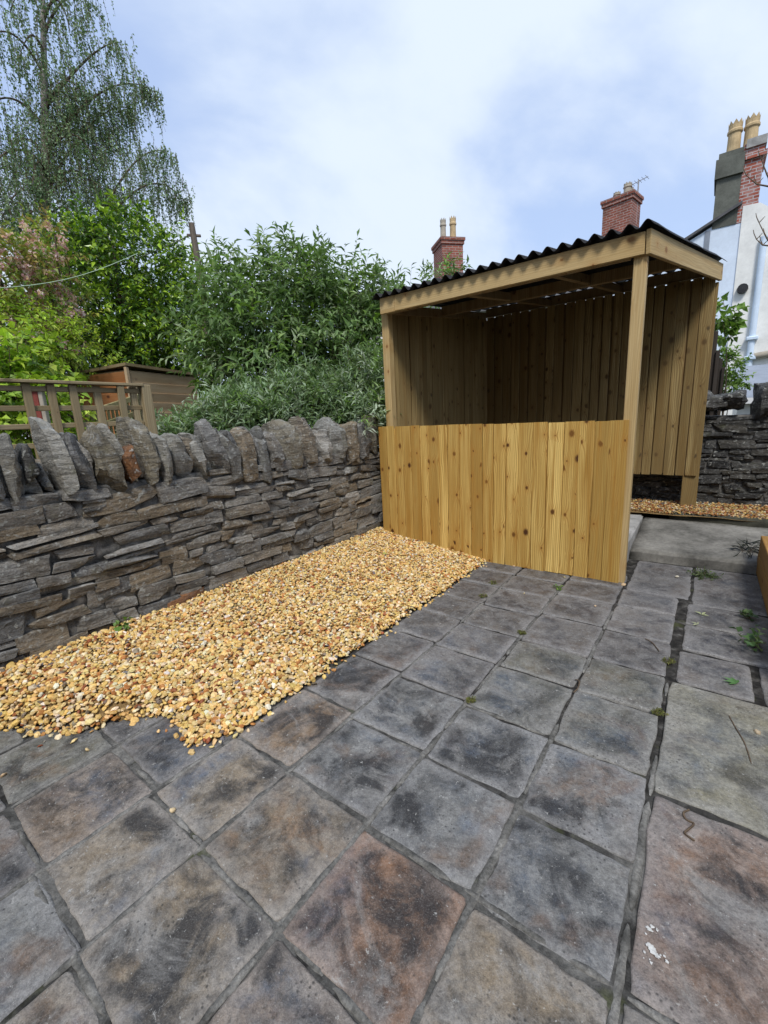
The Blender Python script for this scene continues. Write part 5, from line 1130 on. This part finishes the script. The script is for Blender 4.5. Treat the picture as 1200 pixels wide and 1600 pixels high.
p = at_z(597, 870, .095); lf = leaf_arrays(np.zeros((1, 3)), av((.9, .3, .1)), av((0, 0, 1.0)), av(.05), av(.045), av((.42, .46, .14))); o = obj('fallen_leaf', npmesh('fallen_leaf', *lf, smooth=False), M['leaf']); o.location = (p.x, p.y, zgrav(p.x, p.y) + .02); tag(o, 'single yellow green leaf lying on the golden gravel', 'leaf')
def twig(pxs, r, lab, z=.006):
    t = Tubes(); k_ = [at_z(a, b, z) for a, b in pxs]; k_ = [k_[0]] + k_ + [k_[-1]]; ps = []
    for i in range(1, len(k_) - 2):
        for q in range(5):
            u = q / 5; a, b, c, d = k_[i - 1:i + 3]; ps.append(0.5 * ((2 * b) + (c - a) * u + (2 * a - 5 * b + 4 * c - d) * u * u + (3 * b - a - 3 * c + d) * u ** 3))
    ps.append(k_[-1]); t.add(ps, [r * (.75 + .4 * abs(math.sin(i * 1.7))) for i in range(len(ps) - 1)] + [r * .4], 5); o = t.build('twig', M['twig']); tag(o, lab, 'twig'); return o
twig([(1139, 1118), (1150, 1138), (1163, 1160), (1174, 1193)], .0022, 'long thin brown twig on the mossy slab')
twig([(1077, 1265), (1068, 1270), (1072, 1280), (1084, 1287), (1075, 1296), (1070, 1302), (1086, 1314)], .0030, 'curly pale twig on the reddish slab')
twig([(1008, 998), (1018, 1003), (1026, 1012), (1030, 1018)], .0025, 'short dark twig across a joint near the path')
twig([(898, 1062), (905, 1064), (903, 1075), (896, 1082)], .003, 'bent straw in the joint crossing at mid paving')
# bird dropping
def splat(pts, lab):
    V = []; F = []; rs = random.Random(4)
    for (px, py, r) in pts:
        c = at_z(px, py, .0062); b = len(V); n = 16; V.append((c.x, c.y, .0072))
        for k in range(n): th = 2 * math.pi * k / n; rr = r * rs.uniform(.55, 1.2); V.append((c.x + rr * math.cos(th), c.y + rr * math.sin(th), .0066))
        F += [(b, b + 1 + k, b + 1 + (k + 1) % n) for k in range(n)]
    o = obj('bird_dropping', pymesh('bird_dropping', V, F), M['dropping']); return tag(o, lab, 'dropping')
rs = random.Random(12)
def spots(cx, cy, rx, ry, n, r0): return [(cx + rs.gauss(0, rx), cy + rs.gauss(0, ry), r0 * rs.uniform(.3, 1.0)) for _ in range(n)]
splat([(1021, 1487, .010), (1016, 1478, .007), (1027, 1494, .006)] + spots(1020, 1485, 9, 11, 12, .0045), 'larger white bird dropping on the reddish slab'); splat([(1015, 1452, .007), (1019, 1448, .005)] + spots(1016, 1452, 7, 6, 7, .0035), 'smaller white bird dropping on the reddish slab')
